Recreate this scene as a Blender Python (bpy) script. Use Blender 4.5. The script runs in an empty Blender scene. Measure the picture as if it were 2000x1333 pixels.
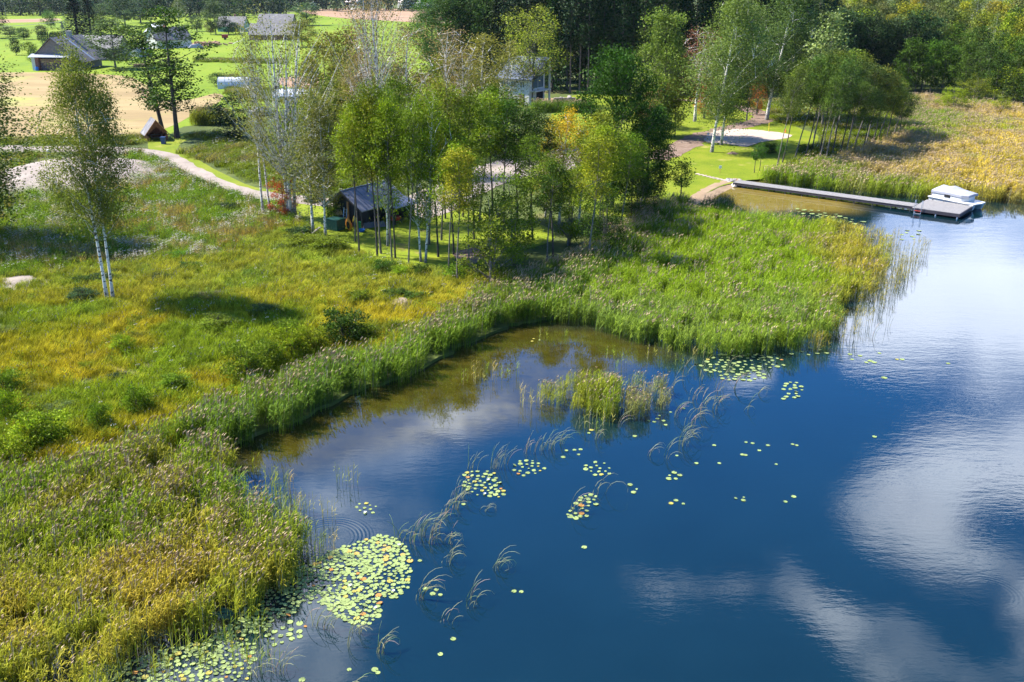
import bpy, math, random
import numpy as np
from mathutils import Vector, Matrix
random.seed(7)
RN = np.random.RandomState(11)
R = math.radians
S = bpy.context.scene
C = S.collection
# ------------------------------------------------------------------ camera
CAM_H, PITCH, FPX = 25.0, R(20.5), 1900.0
cd = bpy.data.cameras.new('camera'); cam = bpy.data.objects.new('camera', cd); C.objects.link(cam)
cam.location = (0, 0, CAM_H); cam.rotation_euler = (R(90) - PITCH, 0, 0)
cd.sensor_width = 36; cd.lens = 36 * FPX / 2000; cd.clip_end = 6000; cd.clip_start = .5
S.camera = cam
# ------------------------------------------------------------------ light
SUN_EL = R(48); SUN_DIR = Vector((-.95, .30, 0)).normalized()
w = bpy.data.worlds.new('World'); S.world = w; w.use_nodes = True
sun_d = bpy.data.lights.new('sun', 'SUN'); sun_d.energy = 5.0; sun_d.angle = R(.9); sun_d.color = (1, .955, .88)
sun = bpy.data.objects.new('sun', sun_d); C.objects.link(sun)
sv = Vector((SUN_DIR.x * math.cos(SUN_EL), SUN_DIR.y * math.cos(SUN_EL), math.sin(SUN_EL)))
sun.rotation_euler = sv.to_track_quat('Z', 'Y').to_euler(); sun.location = sv * 300
S.view_settings.view_transform = 'Standard'; S.view_settings.look = 'None'
S.view_settings.gamma = 1; S.view_settings.use_curve_mapping = False
S.view_settings.exposure = 1.33
S.render.engine = 'CYCLES'
S.cycles.use_denoising = True
S.cycles.max_bounces = 6; S.cycles.diffuse_bounces = 2; S.cycles.glossy_bounces = 2
S.cycles.transmission_bounces = 3; S.cycles.transparent_max_bounces = 6
S.cycles.caustics_reflective = False; S.cycles.caustics_refractive = False

def G(px, py, z=0.0):
    """where the sight line through photograph point (px,py) meets height z"""
    x = (px - 1000) / FPX; y = -(py - 666.5) / FPX
    dy = math.cos(PITCH) + y * math.sin(PITCH); dz = -math.sin(PITCH) + y * math.cos(PITCH)
    dz = min(dz, -.006)
    t = (z - CAM_H) / dz
    return Vector((x * t, dy * t, z))
def PX(X, Y, Z=0.0):
    """numpy projection"""
    Zr = Z - CAM_H
    f = Y * math.cos(PITCH) - Zr * math.sin(PITCH); u = Y * math.sin(PITCH) + Zr * math.cos(PITCH)
    return 1000 + FPX * X / f, 666.5 - FPX * u / f
def top_h(px, py, ty):
    """height of a thing standing at (px,py) whose top shows at row ty"""
    p = G(px, py); y = -(ty - 666.5) / FPX
    dy = math.cos(PITCH) + y * math.sin(PITCH); dz = -math.sin(PITCH) + y * math.cos(PITCH)
    return CAM_H + p.y * dz / dy
def mpp(px, py):
    """metres per photograph pixel across, at the ground"""
    p = G(px, py); f = p.y * math.cos(PITCH) + CAM_H * math.sin(PITCH)
    return f / FPX

# ------------------------------------------------------------------ node helper
class NT:
    def __init__(s, tree): s.t = tree; s.n = tree.nodes; s.l = tree.links
    def new(s, typ, **kw):
        n = s.n.new(typ)
        for k, v in kw.items():
            if k.startswith('i_'):
                key = k[2:]; key = int(key) if key.isdigit() else key.replace('_', ' ')
                s.set(n.inputs[key], v)
            else: setattr(n, k, v)
        return n
    def set(s, inp, v):
        if isinstance(v, bpy.types.NodeSocket): s.l.new(v, inp)
        else: inp.default_value = v
    def math(s, op, a, b=0.0, c=None, clamp=False):
        n = s.n.new('ShaderNodeMath'); n.operation = op; n.use_clamp = clamp
        s.set(n.inputs[0], a); s.set(n.inputs[1], b)
        if c is not None: s.set(n.inputs[2], c)
        return n.outputs[0]
    def vmath(s, op, a, b=(0, 0, 0)):
        n = s.n.new('ShaderNodeVectorMath'); n.operation = op
        s.set(n.inputs[0], a); s.set(n.inputs[1], b)
        return n.outputs['Value'] if op in ('DOT_PRODUCT', 'LENGTH', 'DISTANCE') else n.outputs[0]
    def mix(s, f, a, b, typ='MIX', clamp=False):
        n = s.n.new('ShaderNodeMix'); n.data_type = 'RGBA'; n.blend_type = typ; n.clamp_factor = True
        s.set(n.inputs[0], f); s.set(n.inputs[6], a); s.set(n.inputs[7], b)
        return n.outputs[2]
    def noise(s, vec, scale, detail=3, rough=.55, dist=0.0):
        n = s.n.new('ShaderNodeTexNoise'); n.inputs['Scale'].default_value = scale
        n.inputs['Detail'].default_value = detail; n.inputs['Roughness'].default_value = rough
        n.inputs['Distortion'].default_value = dist
        if vec is not None: s.l.new(vec, n.inputs['Vector'])
        return n.outputs[0]
    def mapr(s, v, a, b, c=0.0, d=1.0, smooth=False):
        n = s.n.new('ShaderNodeMapRange'); n.clamp = True
        if smooth: n.interpolation_type = 'SMOOTHSTEP'
        s.set(n.inputs[0], v)
        for i, q in zip((1, 2, 3, 4), (a, b, c, d)): s.set(n.inputs[i], q)
        return n.outputs[0]
    def ramp(s, f, stops):
        n = s.n.new('ShaderNodeValToRGB'); s.set(n.inputs[0], f)
        e = n.color_ramp.elements
        while len(e) < len(stops): e.new(.5)
        for el, (p, c) in zip(e, stops): el.position = p; el.color = (*c[:3], 1)
        return n.outputs[0]
def c4(c): return (c[0], c[1], c[2], 1)
def material(name):
    m = bpy.data.materials.new(name); m.use_nodes = True; t = NT(m.node_tree); t.n.clear()
    return m, t
def out(t, sh): o = t.n.new('ShaderNodeOutputMaterial'); t.l.new(sh, o.inputs[0]); return o

# ------------------------------------------------------------------ sky with clouds
def build_world():
    t = NT(w.node_tree); t.n.clear()
    tc = t.n.new('ShaderNodeTexCoord')
    sky = t.new('ShaderNodeTexSky', sky_type='NISHITA'); sky.sun_disc = False
    sky.sun_elevation = SUN_EL; sky.sun_rotation = math.atan2(sv.x, sv.y) % (2 * math.pi)
    sky.air_density = 1.0; sky.dust_density = .35; sky.ozone_density = 3.0
    d = tc.outputs['Generated']
    sep = t.new('ShaderNodeSeparateXYZ'); t.l.new(d, sep.inputs[0])
    z = t.math('MAXIMUM', sep.outputs[2], .03)
    comb = t.new('ShaderNodeCombineXYZ')
    t.l.new(t.math('DIVIDE', sep.outputs[0], z), comb.inputs[0]); t.l.new(t.math('DIVIDE', sep.outputs[1], z), comb.inputs[1])
    p = comb.outputs[0]          # position on the cloud deck, in units of its height
    wob = t.new('ShaderNodeTexNoise'); wob.inputs['Scale'].default_value = 1.9; wob.inputs['Detail'].default_value = 4
    t.l.new(p, wob.inputs['Vector'])
    pw = t.vmath('ADD', p, t.vmath('MULTIPLY', t.vmath('SUBTRACT', wob.outputs['Color'], (.5, .5, .5)), (.55, .9, 0)))
    # the clouds that hang over the lake: centre, two half-axes, all given where they mirror in the water
    blobs = [((1890, 572), (2180, 585), (1870, 478), 1.9), ((1660, 655), (1745, 655), (1650, 625), .9), ((1440, 722), (1520, 722), (1440, 700), .8),
             ((1960, 860), (2130, 900), (1900, 1000), .85), ((1840, 980), (2050, 1060), (1800, 1070), .62),
             ((1530, 1120), (1680, 1210), (1500, 1175), .62), ((1330, 1085), (1430, 1085), (1330, 1125), .45), ((1790, 1235), (1990, 1330), (1740, 1330), .6),
             ((600, 1110), (760, 1100), (600, 1330), 1.0), ((330, 1330), (640, 1260), (330, 1560), .75),
             ((800, 880), (1080, 860), (760, 990), .30), ((2000, 1180), (2120, 1180), (2000, 1260), .6),
             ((1950, 430), (2500, 430), (1950, 385), .5)]
    tot = None
    for (c, a, b, amp) in blobs:
        c = G(*c).xy / CAM_H; a = G(*a).xy / CAM_H - c; b = G(*b).xy / CAM_H - c
        det = a.x * b.y - a.y * b.x
        r1 = (b.y / det, -b.x / det, 0); r2 = (-a.y / det, a.x / det, 0)
        q = t.vmath('SUBTRACT', pw, (c.x, c.y, 0))
        u = t.vmath('DOT_PRODUCT', q, r1); v = t.vmath('DOT_PRODUCT', q, r2)
        rr = t.math('ADD', t.math('MULTIPLY', u, u), t.math('MULTIPLY', v, v))
        g = t.math('MULTIPLY', t.math('EXPONENT', t.math('MULTIPLY', t.math('POWER', rr, 1.6), -1.3)), amp)
        tot = g if tot is None else t.math('ADD', tot, g)
    fine = t.noise(p, 3.2, 7, .6, .4)
    near = t.mapr(t.math('ADD', tot, t.math('MULTIPLY', t.math('SUBTRACT', fine, .5), t.math('MULTIPLY', t.math('MINIMUM', t.math('MULTIPLY', tot, 3.0), 1.0), 2.1))), .10, 1.0, 0, 1, True)
    # beyond the part of the sky that the lake mirrors, the same broken cloud goes on
    broad = t.noise(p, .55, 7, .58)
    far = t.mapr(broad, .56, .70, 0, 1, True)
    inview = t.mapr(t.vmath('LENGTH', t.vmath('MULTIPLY', t.vmath('SUBTRACT', p, (.1, 2.4, 0)), (.62, .42, 0))), 1.0, 1.5, 0, 1, True)
    dens = t.math('MAXIMUM', t.math('MULTIPLY', near, 1.0), t.math('MULTIPLY', far, inview), clamp=True)
    dens = t.math('MINIMUM', dens, .92)
    bg = t.new('ShaderNodeBackground'); bg.inputs[1].default_value = .088
    t.l.new(t.mix(1.0, sky.outputs[0], (.24, .68, 1.18, 1), 'MULTIPLY'), bg.inputs[0])
    cl = t.new('ShaderNodeBackground'); cl.inputs[1].default_value = 1.55
    t.l.new(t.mix(fine, (.62, .63, .72, 1), (1, .98, .98, 1)), cl.inputs[0])
    mx = t.new('ShaderNodeMixShader'); t.l.new(dens, mx.inputs[0]); t.l.new(bg.outputs[0], mx.inputs[1]); t.l.new(cl.outputs[0], mx.inputs[2])
    o = t.new('ShaderNodeOutputWorld'); t.l.new(mx.outputs[0], o.inputs[0])
build_world()

# ------------------------------------------------------------------ numpy noise and polygons
def vnoise(x, y, scale, seed=0):
    x = np.asarray(x) / scale; y = np.asarray(y) / scale
    xi = np.floor(x).astype(np.int64); yi = np.floor(y).astype(np.int64); fx = x - xi; fy = y - yi
    fx = fx * fx * (3 - 2 * fx); fy = fy * fy * (3 - 2 * fy)
    def h(a, b):
        n = (a * 374761393 + b * 668265263 + seed * 1442695041) & 0x7fffffff
        n = ((n ^ (n >> 13)) * 1274126177) & 0x7fffffff
        return ((n ^ (n >> 16)) & 0xffff) / 65535.0
    return (h(xi, yi) * (1 - fx) + h(xi + 1, yi) * fx) * (1 - fy) + (h(xi, yi + 1) * (1 - fx) + h(xi + 1, yi + 1) * fx) * fy
def fnoise(x, y, scale, seed=0):
    return .55 * vnoise(x, y, scale, seed) + .3 * vnoise(x, y, scale * .47, seed + 5) + .15 * vnoise(x, y, scale * .21, seed + 9)
def inpoly(X, Y, P):
    P = np.asarray(P, float); x1, y1 = P[:, 0], P[:, 1]; x2, y2 = np.roll(x1, -1), np.roll(y1, -1)
    res = np.zeros(len(X), bool)
    for a, b, c, d in zip(x1, y1, x2, y2):
        m = ((b > Y) != (d > Y))
        if m.any():
            xx = (c - a) * (Y - b) / ((d - b) if d != b else 1e-9) + a
            res ^= m & (X < xx)
    return res
def polydist(X, Y, P, closed=True):
    P = np.asarray(P, float); n = len(P); best = np.full(np.shape(X), 1e9)
    for i in range(n if closed else n - 1):
        a, b = P[i], P[(i + 1) % n]; ab = b - a; L = (ab ** 2).sum() + 1e-9
        t = np.clip(((X - a[0]) * ab[0] + (Y - a[1]) * ab[1]) / L, 0, 1)
        best = np.minimum(best, np.hypot(X - a[0] - t * ab[0], Y - a[1] - t * ab[1]))
    return best
def wpoly(pts, z=0.0): return [tuple(G(px, py, z).xy) for px, py in pts]
def smooth_closed(P, sub=5, jit=.0, seed=1, closed=True):
    rr = random.Random(seed); n = len(P); o = []
    rng = range(n if closed else n - 1)
    for i in rng:
        g = lambda k: Vector(P[k % n]) if closed else Vector(P[max(0, min(n - 1, k))])
        p0, p1, p2, p3 = g(i - 1), g(i), g(i + 1), g(i + 2)
        for k in range(sub):
            t = k / sub
            v = .5 * ((2 * p1) + (p2 - p0) * t + (2 * p0 - 5 * p1 + 4 * p2 - p3) * t * t + (3 * p1 - p0 - 3 * p2 + p3) * t ** 3)
            o.append((v.x + rr.gauss(0, jit), v.y + rr.gauss(0, jit)))
    if not closed: o.append(tuple(P[-1]))
    return o

# ------------------------------------------------------------------ object helpers
def tag(o, label=None, cat=None, group=None, kind=None):
    if label: o['label'] = label
    if cat: o['category'] = cat
    if group: o['group'] = group
    if kind: o['kind'] = kind
    return o
def empty(name, loc, rz=0, label=None, cat=None, group=None, sc=None):
    o = bpy.data.objects.new(name, None); C.objects.link(o); o.location = loc; o.rotation_euler = (0, 0, rz)
    if sc: o.scale = sc
    o.empty_display_size = .3
    return tag(o, label, cat, group)
def link(name, me, parent=None, loc=(0, 0, 0), rot=(0, 0, 0), sc=(1, 1, 1), color=None):
    o = bpy.data.objects.new(name, me); C.objects.link(o); o.location = loc; o.rotation_euler = rot; o.scale = sc
    if parent: o.parent = parent
    if color is not None: o.color = (*color[:3], 1)
    return o
def np_mesh(name, V, Q, mats, fattr=None, fmat=None, smooth=False):
    """quads from numpy"""
    V = np.asarray(V, np.float32); Q = np.asarray(Q, np.int32); n = len(Q)
    me = bpy.data.meshes.new(name); me.vertices.add(len(V)); me.vertices.foreach_set('co', V.ravel())
    me.loops.add(n * 4); me.loops.foreach_set('vertex_index', Q.ravel())
    me.polygons.add(n); me.polygons.foreach_set('loop_start', np.arange(0, n * 4, 4, dtype=np.int32))
    for m in mats: me.materials.append(m)
    if fmat is not None: me.polygons.foreach_set('material_index', np.asarray(fmat, np.int32))
    if smooth: me.polygons.foreach_set('use_smooth', np.ones(n, bool))
    me.update(calc_edges=True)
    if fattr is not None:
        a = me.attributes.new('v', 'FLOAT', 'FACE'); a.data.foreach_set('value', np.asarray(fattr, np.float32))
    return me
class MB:
    """plain builder for carpentry: boxes, bars, prisms, panels"""
    def __init__(s): s.v = []; s.f = []; s.m = []
    def add(s, vs, fs, mi=0):
        b = len(s.v); s.v += [tuple(v) for v in vs]; s.f += [tuple(i + b for i in f) for f in fs]; s.m += [mi] * len(fs); return s
    def hexa(s, p, mi=0):
        """8 corners: bottom loop 0-3 counter-clockwise, top loop 4-7"""
        return s.add(p, [(3, 2, 1, 0), (4, 5, 6, 7), (0, 1, 5, 4), (1, 2, 6, 5), (2, 3, 7, 6), (3, 0, 4, 7)], mi)
    def box(s, x0, x1, y0, y1, z0, z1, mi=0):
        return s.hexa([(x0, y0, z0), (x1, y0, z0), (x1, y1, z0), (x0, y1, z0), (x0, y0, z1), (x1, y0, z1), (x1, y1, z1), (x0, y1, z1)], mi)
    def slab(s, a, b, c, d, th, mi=0):
        """four top corners counter-clockwise seen from above, thickness straight down"""
        t = [Vector(a), Vector(b), Vector(c), Vector(d)]; lo = [q - Vector((0, 0, th)) for q in t]
        return s.hexa(lo + t, mi)
    def tube(s, pts, rad, n=6, mi=0, cap=True):
        pts = [Vector(p) for p in pts]; rad = rad if hasattr(rad, '__len__') else [rad] * len(pts); vs = []; fs = []
        up = Vector((.13, .21, 1)).normalized()
        for i, p in enumerate(pts):
            d = (pts[min(i + 1, len(pts) - 1)] - pts[max(i - 1, 0)]).normalized()
            u = d.cross(up if abs(d.dot(up)) < .95 else Vector((1, 0, 0))).normalized(); v = d.cross(u)
            for k in range(n):
                a = 2 * math.pi * k / n; vs.append(p + (u * math.cos(a) + v * math.sin(a)) * rad[i])
        for i in range(len(pts) - 1):
            for k in range(n):
                a = i * n + k; b = i * n + (k + 1) % n; fs.append((a, b, b + n, a + n))
        if cap: fs += [tuple(range(n))[::-1], tuple(range((len(pts) - 1) * n, len(pts) * n))]
        return s.add(vs, fs, mi)
    def poly(s, pts, mi=0): return s.add(pts, [tuple(range(len(pts)))], mi)
    def extr(s, pts, dv, mi=0):
        n = len(pts); dv = Vector(dv); a = [Vector(p) for p in pts]; b = [p + dv for p in a]
        return s.add(a + b, [tuple(range(n))[::-1], tuple(range(n, 2 * n))] + [(i, (i + 1) % n, (i + 1) % n + n, i + n) for i in range(n)], mi)
    def mesh(s, name, mats, smooth=False):
        me = bpy.data.meshes.new(name); me.from_pydata(s.v, [], s.f)
        for m in (mats if isinstance(mats, (list, tuple)) else [mats]): me.materials.append(m)
        me.polygons.foreach_set('material_index', s.m)
        if smooth: me.polygons.foreach_set('use_smooth', [True] * len(s.f))
        me.update(); return me
    def build(s, name, mats, parent=None, loc=(0, 0, 0), rz=0, smooth=False, bevel=0, color=None):
        o = link(name, s.mesh(name, mats, smooth), parent, loc, (0, 0, rz), color=color)
        if bevel: b = o.modifiers.new('bevel', 'BEVEL'); b.width = bevel; b.segments = 2; b.limit_method = 'ANGLE'
        return o

# ------------------------------------------------------------------ materials
def plain(name, col, rough=.7, var=.15, scale=3.0, bump=0.0, metal=0.0, spec=.4, dirt=None, coord='Object'):
    m, t = material(name); tc = t.n.new('ShaderNodeTexCoord'); v = tc.outputs[coord]
    n1 = t.noise(v, scale, 5, .6)
    c = t.mix(t.mapr(n1, .3, .7), c4([k * (1 - var) for k in col]), c4([min(1, k * (1 + var)) for k in col]))
    if dirt: c = t.mix(t.mapr(t.noise(v, scale * .35, 6, .65), .52, .72), c, c4(dirt))
    b = t.new('ShaderNodeBsdfPrincipled'); t.l.new(c, b.inputs['Base Color']); b.inputs['Roughness'].default_value = rough
    b.inputs['Metallic'].default_value = metal; b.inputs['Specular IOR Level'].default_value = spec
    if bump:
        bp = t.new('ShaderNodeBump'); bp.inputs['Strength'].default_value = bump; bp.inputs['Distance'].default_value = .03
        t.l.new(t.noise(v, scale * 5, 4), bp.inputs['Height']); t.l.new(bp.outputs[0], b.inputs['Normal'])
    out(t, b.outputs[0]); return m
def leafmat(name, inst=False, transl=.32, spec=.06, rough=.55, lo=.55, hi=1.45, warm=(1.25, 1.05, .5)):
    """foliage: colour comes from the plant (object colour or instance tint), varied leaf by leaf"""
    m, t = material(name)
    if inst: a = t.new('ShaderNodeAttribute', attribute_type='INSTANCER', attribute_name='tint'); col = a.outputs['Color']
    else: a = t.new('ShaderNodeObjectInfo'); col = a.outputs['Color']
    v = t.new('ShaderNodeAttribute', attribute_type='GEOMETRY', attribute_name='v').outputs['Fac']
    k = t.mapr(v, 0, 1, lo, hi)
    kk = t.new('ShaderNodeCombineXYZ')
    for i in range(3): t.l.new(k, kk.inputs[i])
    c = t.mix(1.0, col, kk.outputs[0], 'MULTIPLY')
    c = t.mix(t.mapr(v, .75, 1.0, 0, .6), c, t.mix(1.0, c, c4(warm), 'MULTIPLY'))
    d = t.new('ShaderNodeBsdfPrincipled'); t.l.new(c, d.inputs['Base Color']); d.inputs['Roughness'].default_value = rough
    d.inputs['Specular IOR Level'].default_value = spec
    tr = t.new('ShaderNodeBsdfTranslucent'); t.l.new(t.mix(1.0, c, (1.25, 1.35, .55, 1), 'MULTIPLY'), tr.inputs[0])
    mx = t.new('ShaderNodeMixShader'); mx.inputs[0].default_value = transl
    t.l.new(d.outputs[0], mx.inputs[1]); t.l.new(tr.outputs[0], mx.inputs[2]); out(t, mx.outputs[0]); return m
def barkmat(name, base, dark, scale=(6, 6, 14), thr=(.5, .62), birch=False):
    m, t = material(name); tc = t.n.new('ShaderNodeTexCoord')
    v = t.vmath('MULTIPLY', tc.outputs['Object'], scale)
    n = t.noise(v, 1.0, 5, .65)
    c = t.mix(t.mapr(n, thr[0], thr[1]), c4(base), c4(dark))
    if birch:   # the foot of an old birch is black and fissured
        z = t.new('ShaderNodeSeparateXYZ'); t.l.new(tc.outputs['Object'], z.inputs[0])
        f = t.mapr(t.math('ADD', z.outputs[2], t.math('MULTIPLY', n, 3)), 1.4, 3.2, .85, 0)
        c = t.mix(f, c, c4(dark))
    b = t.new('ShaderNodeBsdfPrincipled'); t.l.new(c, b.inputs['Base Color']); b.inputs['Roughness'].default_value = .8
    bp = t.new('ShaderNodeBump'); bp.inputs['Strength'].default_value = .5; bp.inputs['Distance'].default_value = .03
    t.l.new(n, bp.inputs['Height']); t.l.new(bp.outputs[0], b.inputs['Normal']); out(t, b.outputs[0]); return m
def groundmat(name, cols, scale=.25, fine=3.0, bump=.6, rough=.9, stretch=(1, 1, 1), rot=0.0, dist=.05, blotch=None):
    """cols: dark, mid, light"""
    m, t = material(name); g = t.n.new('ShaderNodeNewGeometry')
    mp = t.new('ShaderNodeMapping'); mp.inputs['Rotation'].default_value = (0, 0, rot); mp.inputs['Scale'].default_value = stretch
    t.l.new(g.outputs['Position'], mp.inputs[0]); v = mp.outputs[0]
    a = t.noise(v, scale, 5, .6, .3); b = t.noise(v, fine, 6, .7)
    f = t.math('ADD', t.math('MULTIPLY', a, .55), t.math('MULTIPLY', b, .45))
    c = t.ramp(f, [(.3, cols[0]), (.5, cols[1]), (.68, cols[2])])
    if blotch: c = t.mix(t.mapr(t.noise(g.outputs['Position'], blotch[1], 5, .6), blotch[2], blotch[3]), c, c4(blotch[0]))
    s = t.new('ShaderNodeBsdfPrincipled'); t.l.new(c, s.inputs['Base Color']); s.inputs['Roughness'].default_value = rough; s.inputs['Specular IOR Level'].default_value = .2
    bp = t.new('ShaderNodeBump'); bp.inputs['Strength'].default_value = bump; bp.inputs['Distance'].default_value = dist
    t.l.new(b, bp.inputs['Height']); t.l.new(bp.outputs[0], s.inputs['Normal']); out(t, s.outputs[0]); return m
M = {}
M['leaf'] = leafmat('leaf_foliage', transl=.22, lo=.3, hi=1.75)
M['leaf_fine'] = leafmat('birch_foliage', transl=.26, lo=.5, hi=1.5, warm=(1.08, 1.05, .75))
M['needle'] = leafmat('needle_foliage', transl=.12, lo=.6, hi=1.3, warm=(1, 1, 1))
M['blade'] = leafmat('grass_blade', inst=True, transl=.28, spec=.03, rough=.6, lo=.3, hi=1.8)
M['reed'] = leafmat('reed_leaf', inst=True, transl=.28, spec=.06, rough=.5, lo=.35, hi=1.85)
M['plume'] = plain('reed_plume', (.44, .32, .19), .9, .35, 2.0, coord='Generated')
M['plume_pale'] = plain('old_reed_stem', (.36, .31, .20), .85, .3, 2.0, coord='Generated')
M['fluff'] = plain('seed_fluff', (.46, .42, .34), .95, .15, 2.0, coord='Generated')
M['straw'] = plain('straw_stem', (.40, .30, .13), .9, .3, 2.0, coord='Generated')
M['birch'] = barkmat('birch_bark', (.78, .73, .65), (.05, .04, .035), (2.5, 2.5, 7), (.52, .58), True)
M['birch_clean'] = barkmat('birch_upper_bark', (.66, .61, .53), (.12, .10, .08), (3, 3, 8), (.58, .7))
M['bark'] = barkmat('grey_bark', (.10, .08, .065), (.035, .03, .025), (9, 9, 3), (.4, .62))
M['bark_pale'] = barkmat('alder_bark', (.22, .19, .16), (.08, .065, .05), (9, 9, 3), (.4, .62))
M['pine_bark'] = barkmat('pine_bark', (.30, .20, .16), (.10, .07, .06), (8, 8, 3), (.4, .62))
# ------------------------------------------------------------------ setting: lake, land, fields, roads
shore = [(-420, 1420), (-150, 1250), (60, 1080), (230, 980), (380, 905), (460, 868), (545, 838), (645, 790), (720, 757), (800, 735), (880, 690), (960, 655),
         (1010, 636), (1075, 622), (1120, 590), (1180, 540), (1250, 490), (1310, 445), (1338, 415), (1352, 398), (1378, 378), (1412, 362), (1436, 356),
         (1480, 352), (1560, 345), (1680, 330), (1800, 300), (1950, 270), (2150, 240), (2500, 215)]
SH = smooth_closed(wpoly(shore), 4, .12, 3, closed=False)
land_outer = SH + [(1500, 420), (3500, 900), (3500, 4200), (-3500, 4200), (-3500, -300), (-300, -300), (-120, -60)]
LAND_Z = .22
def sheet(name, poly, z, mat, depth=0.0, kind='structure', label=None):
    mb = MB(); n = len(poly)
    if depth: mb.extr([(x, y, z - depth) for x, y in poly], (0, 0, depth))
    else: mb.poly([(x, y, z) for x, y in poly])
    o = mb.build(name, mat); tag(o, label, kind=kind)
    # tessellate so that long ngons shade well
    return o
M['ground'] = groundmat('meadow_ground', [(.035, .050, .012), (.075, .10, .02), (.14, .15, .035)], .12, 1.6, .8, blotch=((.16, .12, .06), .06, .58, .72))
M['field'] = groundmat('pasture_grass', [(.085, .15, .004), (.155, .225, .004), (.215, .255, .012)], .05, .9, .35, stretch=(1, .35, 1), dist=.08)
M['lawn'] = groundmat('mown_lawn', [(.085, .13, .005), (.155, .20, .006), (.23, .225, .02)], .22, 3.5, .5, dist=.05, blotch=((.30, .26, .07), .35, .60, .74))
M['shedlawn'] = groundmat('lawn_under_trees', [(.09, .13, .006), (.18, .23, .008), (.28, .28, .02)], .3, 4, .5, dist=.05, blotch=((.26, .19, .07), .5, .60, .72))
M['stubble'] = groundmat('stubble', [(.21, .15, .065), (.29, .205, .09), (.36, .28, .13)], .06, .55, .4, stretch=(.25, 1.6, 1), rot=.12, blotch=((.30, .32, .07), .04, .55, .75))
M['ploughed'] = groundmat('bare_field', [(.25, .145, .085), (.32, .20, .12), (.38, .27, .17)], .03, .2, .3, stretch=(.3, 1.5, 1))
M['gravel'] = groundmat('gravel', [(.19, .15, .125), (.29, .24, .20), (.38, .32, .27)], .35, 5.0, .6, dist=.02, blotch=((.24, .20, .15), .25, .60, .80))
M['sand'] = groundmat('beach_sand', [(.34, .265, .21), (.43, .345, .28), (.50, .42, .35)], .6, 7.0, .5, dist=.03)
M['dirt'] = groundmat('churned_dirt', [(.11, .07, .05), (.22, .15, .11), (.33, .25, .19)], .5, 2.4, 1.0, stretch=(1, 1.8, 1), rot=-.5, dist=.15)
sheet('ground', land_outer, LAND_Z, M['ground'], .5)
def psheet(name, pts, lev, mat, sub=5, jit=.0, seed=2):
    # far sheets need a little more room between them than near ones
    z = LAND_Z + .012 + .012 * lev
    return sheet(name, smooth_closed(wpoly(pts, z), sub, jit, seed), z, M[mat])
psheet('pasture', [(-500, 26), (-100, 24), (300, 26), (640, 24), (900, 18), (980, 60), (900, 150), (760, 200), (560, 215), (440, 238), (350, 250), (330, 262), (180, 280), (-60, 282), (-500, 300)], 0, 'field', 5, .3)
psheet('stubble_field', [(-300, 152), (20, 142), (130, 143), (260, 152), (330, 196), (425, 183), (432, 196), (398, 214), (300, 262), (180, 276), (20, 274), (-320, 280)], 1, 'stubble', 5, .2)
psheet('ploughed_field', [(590, 20), (700, 17), (860, 21), (880, 45), (760, 41), (640, 33)], 1, 'ploughed', 3, .3)
psheet('fallow_strip', [(-300, 38), (20, 38), (110, 36), (110, 41), (20, 45), (-300, 48)], 1, 'ploughed', 3, .3)
psheet('earth_bank', [(545, 152), (640, 150), (700, 158), (640, 172), (560, 170)], 1, 'ploughed', 3, .2)
psheet('hollow_meadow', [(330, 262), (430, 250), (560, 300), (700, 330), (820, 350), (800, 392), (700, 392), (560, 382), (470, 366), (400, 340), (345, 300)], 1, 'ground', 4, .1)
psheet('lawn', [(1100, 190), (1300, 186), (1420, 190), (1500, 205), (1520, 232), (1560, 250), (1600, 268), (1575, 305), (1500, 345), (1462, 352), (1436, 357), (1412, 363), (1378, 379), (1352, 399), (1338, 415), (1240, 425), (1120, 400), (1080, 300)], 1, 'lawn', 4, .05)
psheet('verge_lawn', [(300, 262), (345, 262), (400, 262), (350, 285), (420, 330), (500, 366), (600, 378), (600, 386), (470, 372), (400, 345), (340, 305), (290, 290)], 2, 'lawn', 4, .05)
psheet('shed_lawn', [(560, 392), (640, 398), (760, 408), (860, 402), (960, 420), (1060, 440), (1080, 470), (980, 500), (900, 525), (800, 520), (720, 500), (640, 470), (590, 440)], 2, 'shedlawn', 4, .05)
def ribbon(name, pts, lev, mat, jit=.06, seed=5):
    z = LAND_Z + .012 + .012 * lev
    P = smooth_closed([tuple(G(a, b, z).xy) for a, b, _ in pts], 6, 0, 1, closed=False)
    W = []
    for i in range(len(pts) - 1):
        for k in range(6): W.append(pts[i][2] + (pts[i + 1][2] - pts[i][2]) * k / 6)
    W.append(pts[-1][2]); rr = random.Random(seed); Lf, Rt = [], []
    for i, p in enumerate(P):
        a = Vector(P[max(0, i - 1)]); b = Vector(P[min(len(P) - 1, i + 1)]); d = (b - a).normalized(); n = Vector((-d.y, d.x))
        Lf.append(tuple(Vector(p) + n * (W[i] / 2 + rr.gauss(0, jit)))); Rt.append(tuple(Vector(p) - n * (W[i] / 2 + rr.gauss(0, jit))))
    mb = MB()
    for i in range(len(P) - 1): mb.poly([(*Lf[i], z), (*Rt[i], z), (*Rt[i + 1], z), (*Lf[i + 1], z)])
    return tag(mb.build(name, M[mat]), kind='structure')
ribbon('gravel_road', [(-300, 294, 5), (-60, 293, 5), (60, 292, 5), (170, 291, 5), (260, 296, 5), (310, 304, 4.6), (345, 322, 4.2), (390, 345, 3.8), (440, 366, 3.6), (500, 380, 3.6), (580, 389, 3.8), (650, 396, 4.2), (740, 402, 5), (830, 404, 7)], 3, 'gravel', .12)
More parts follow.
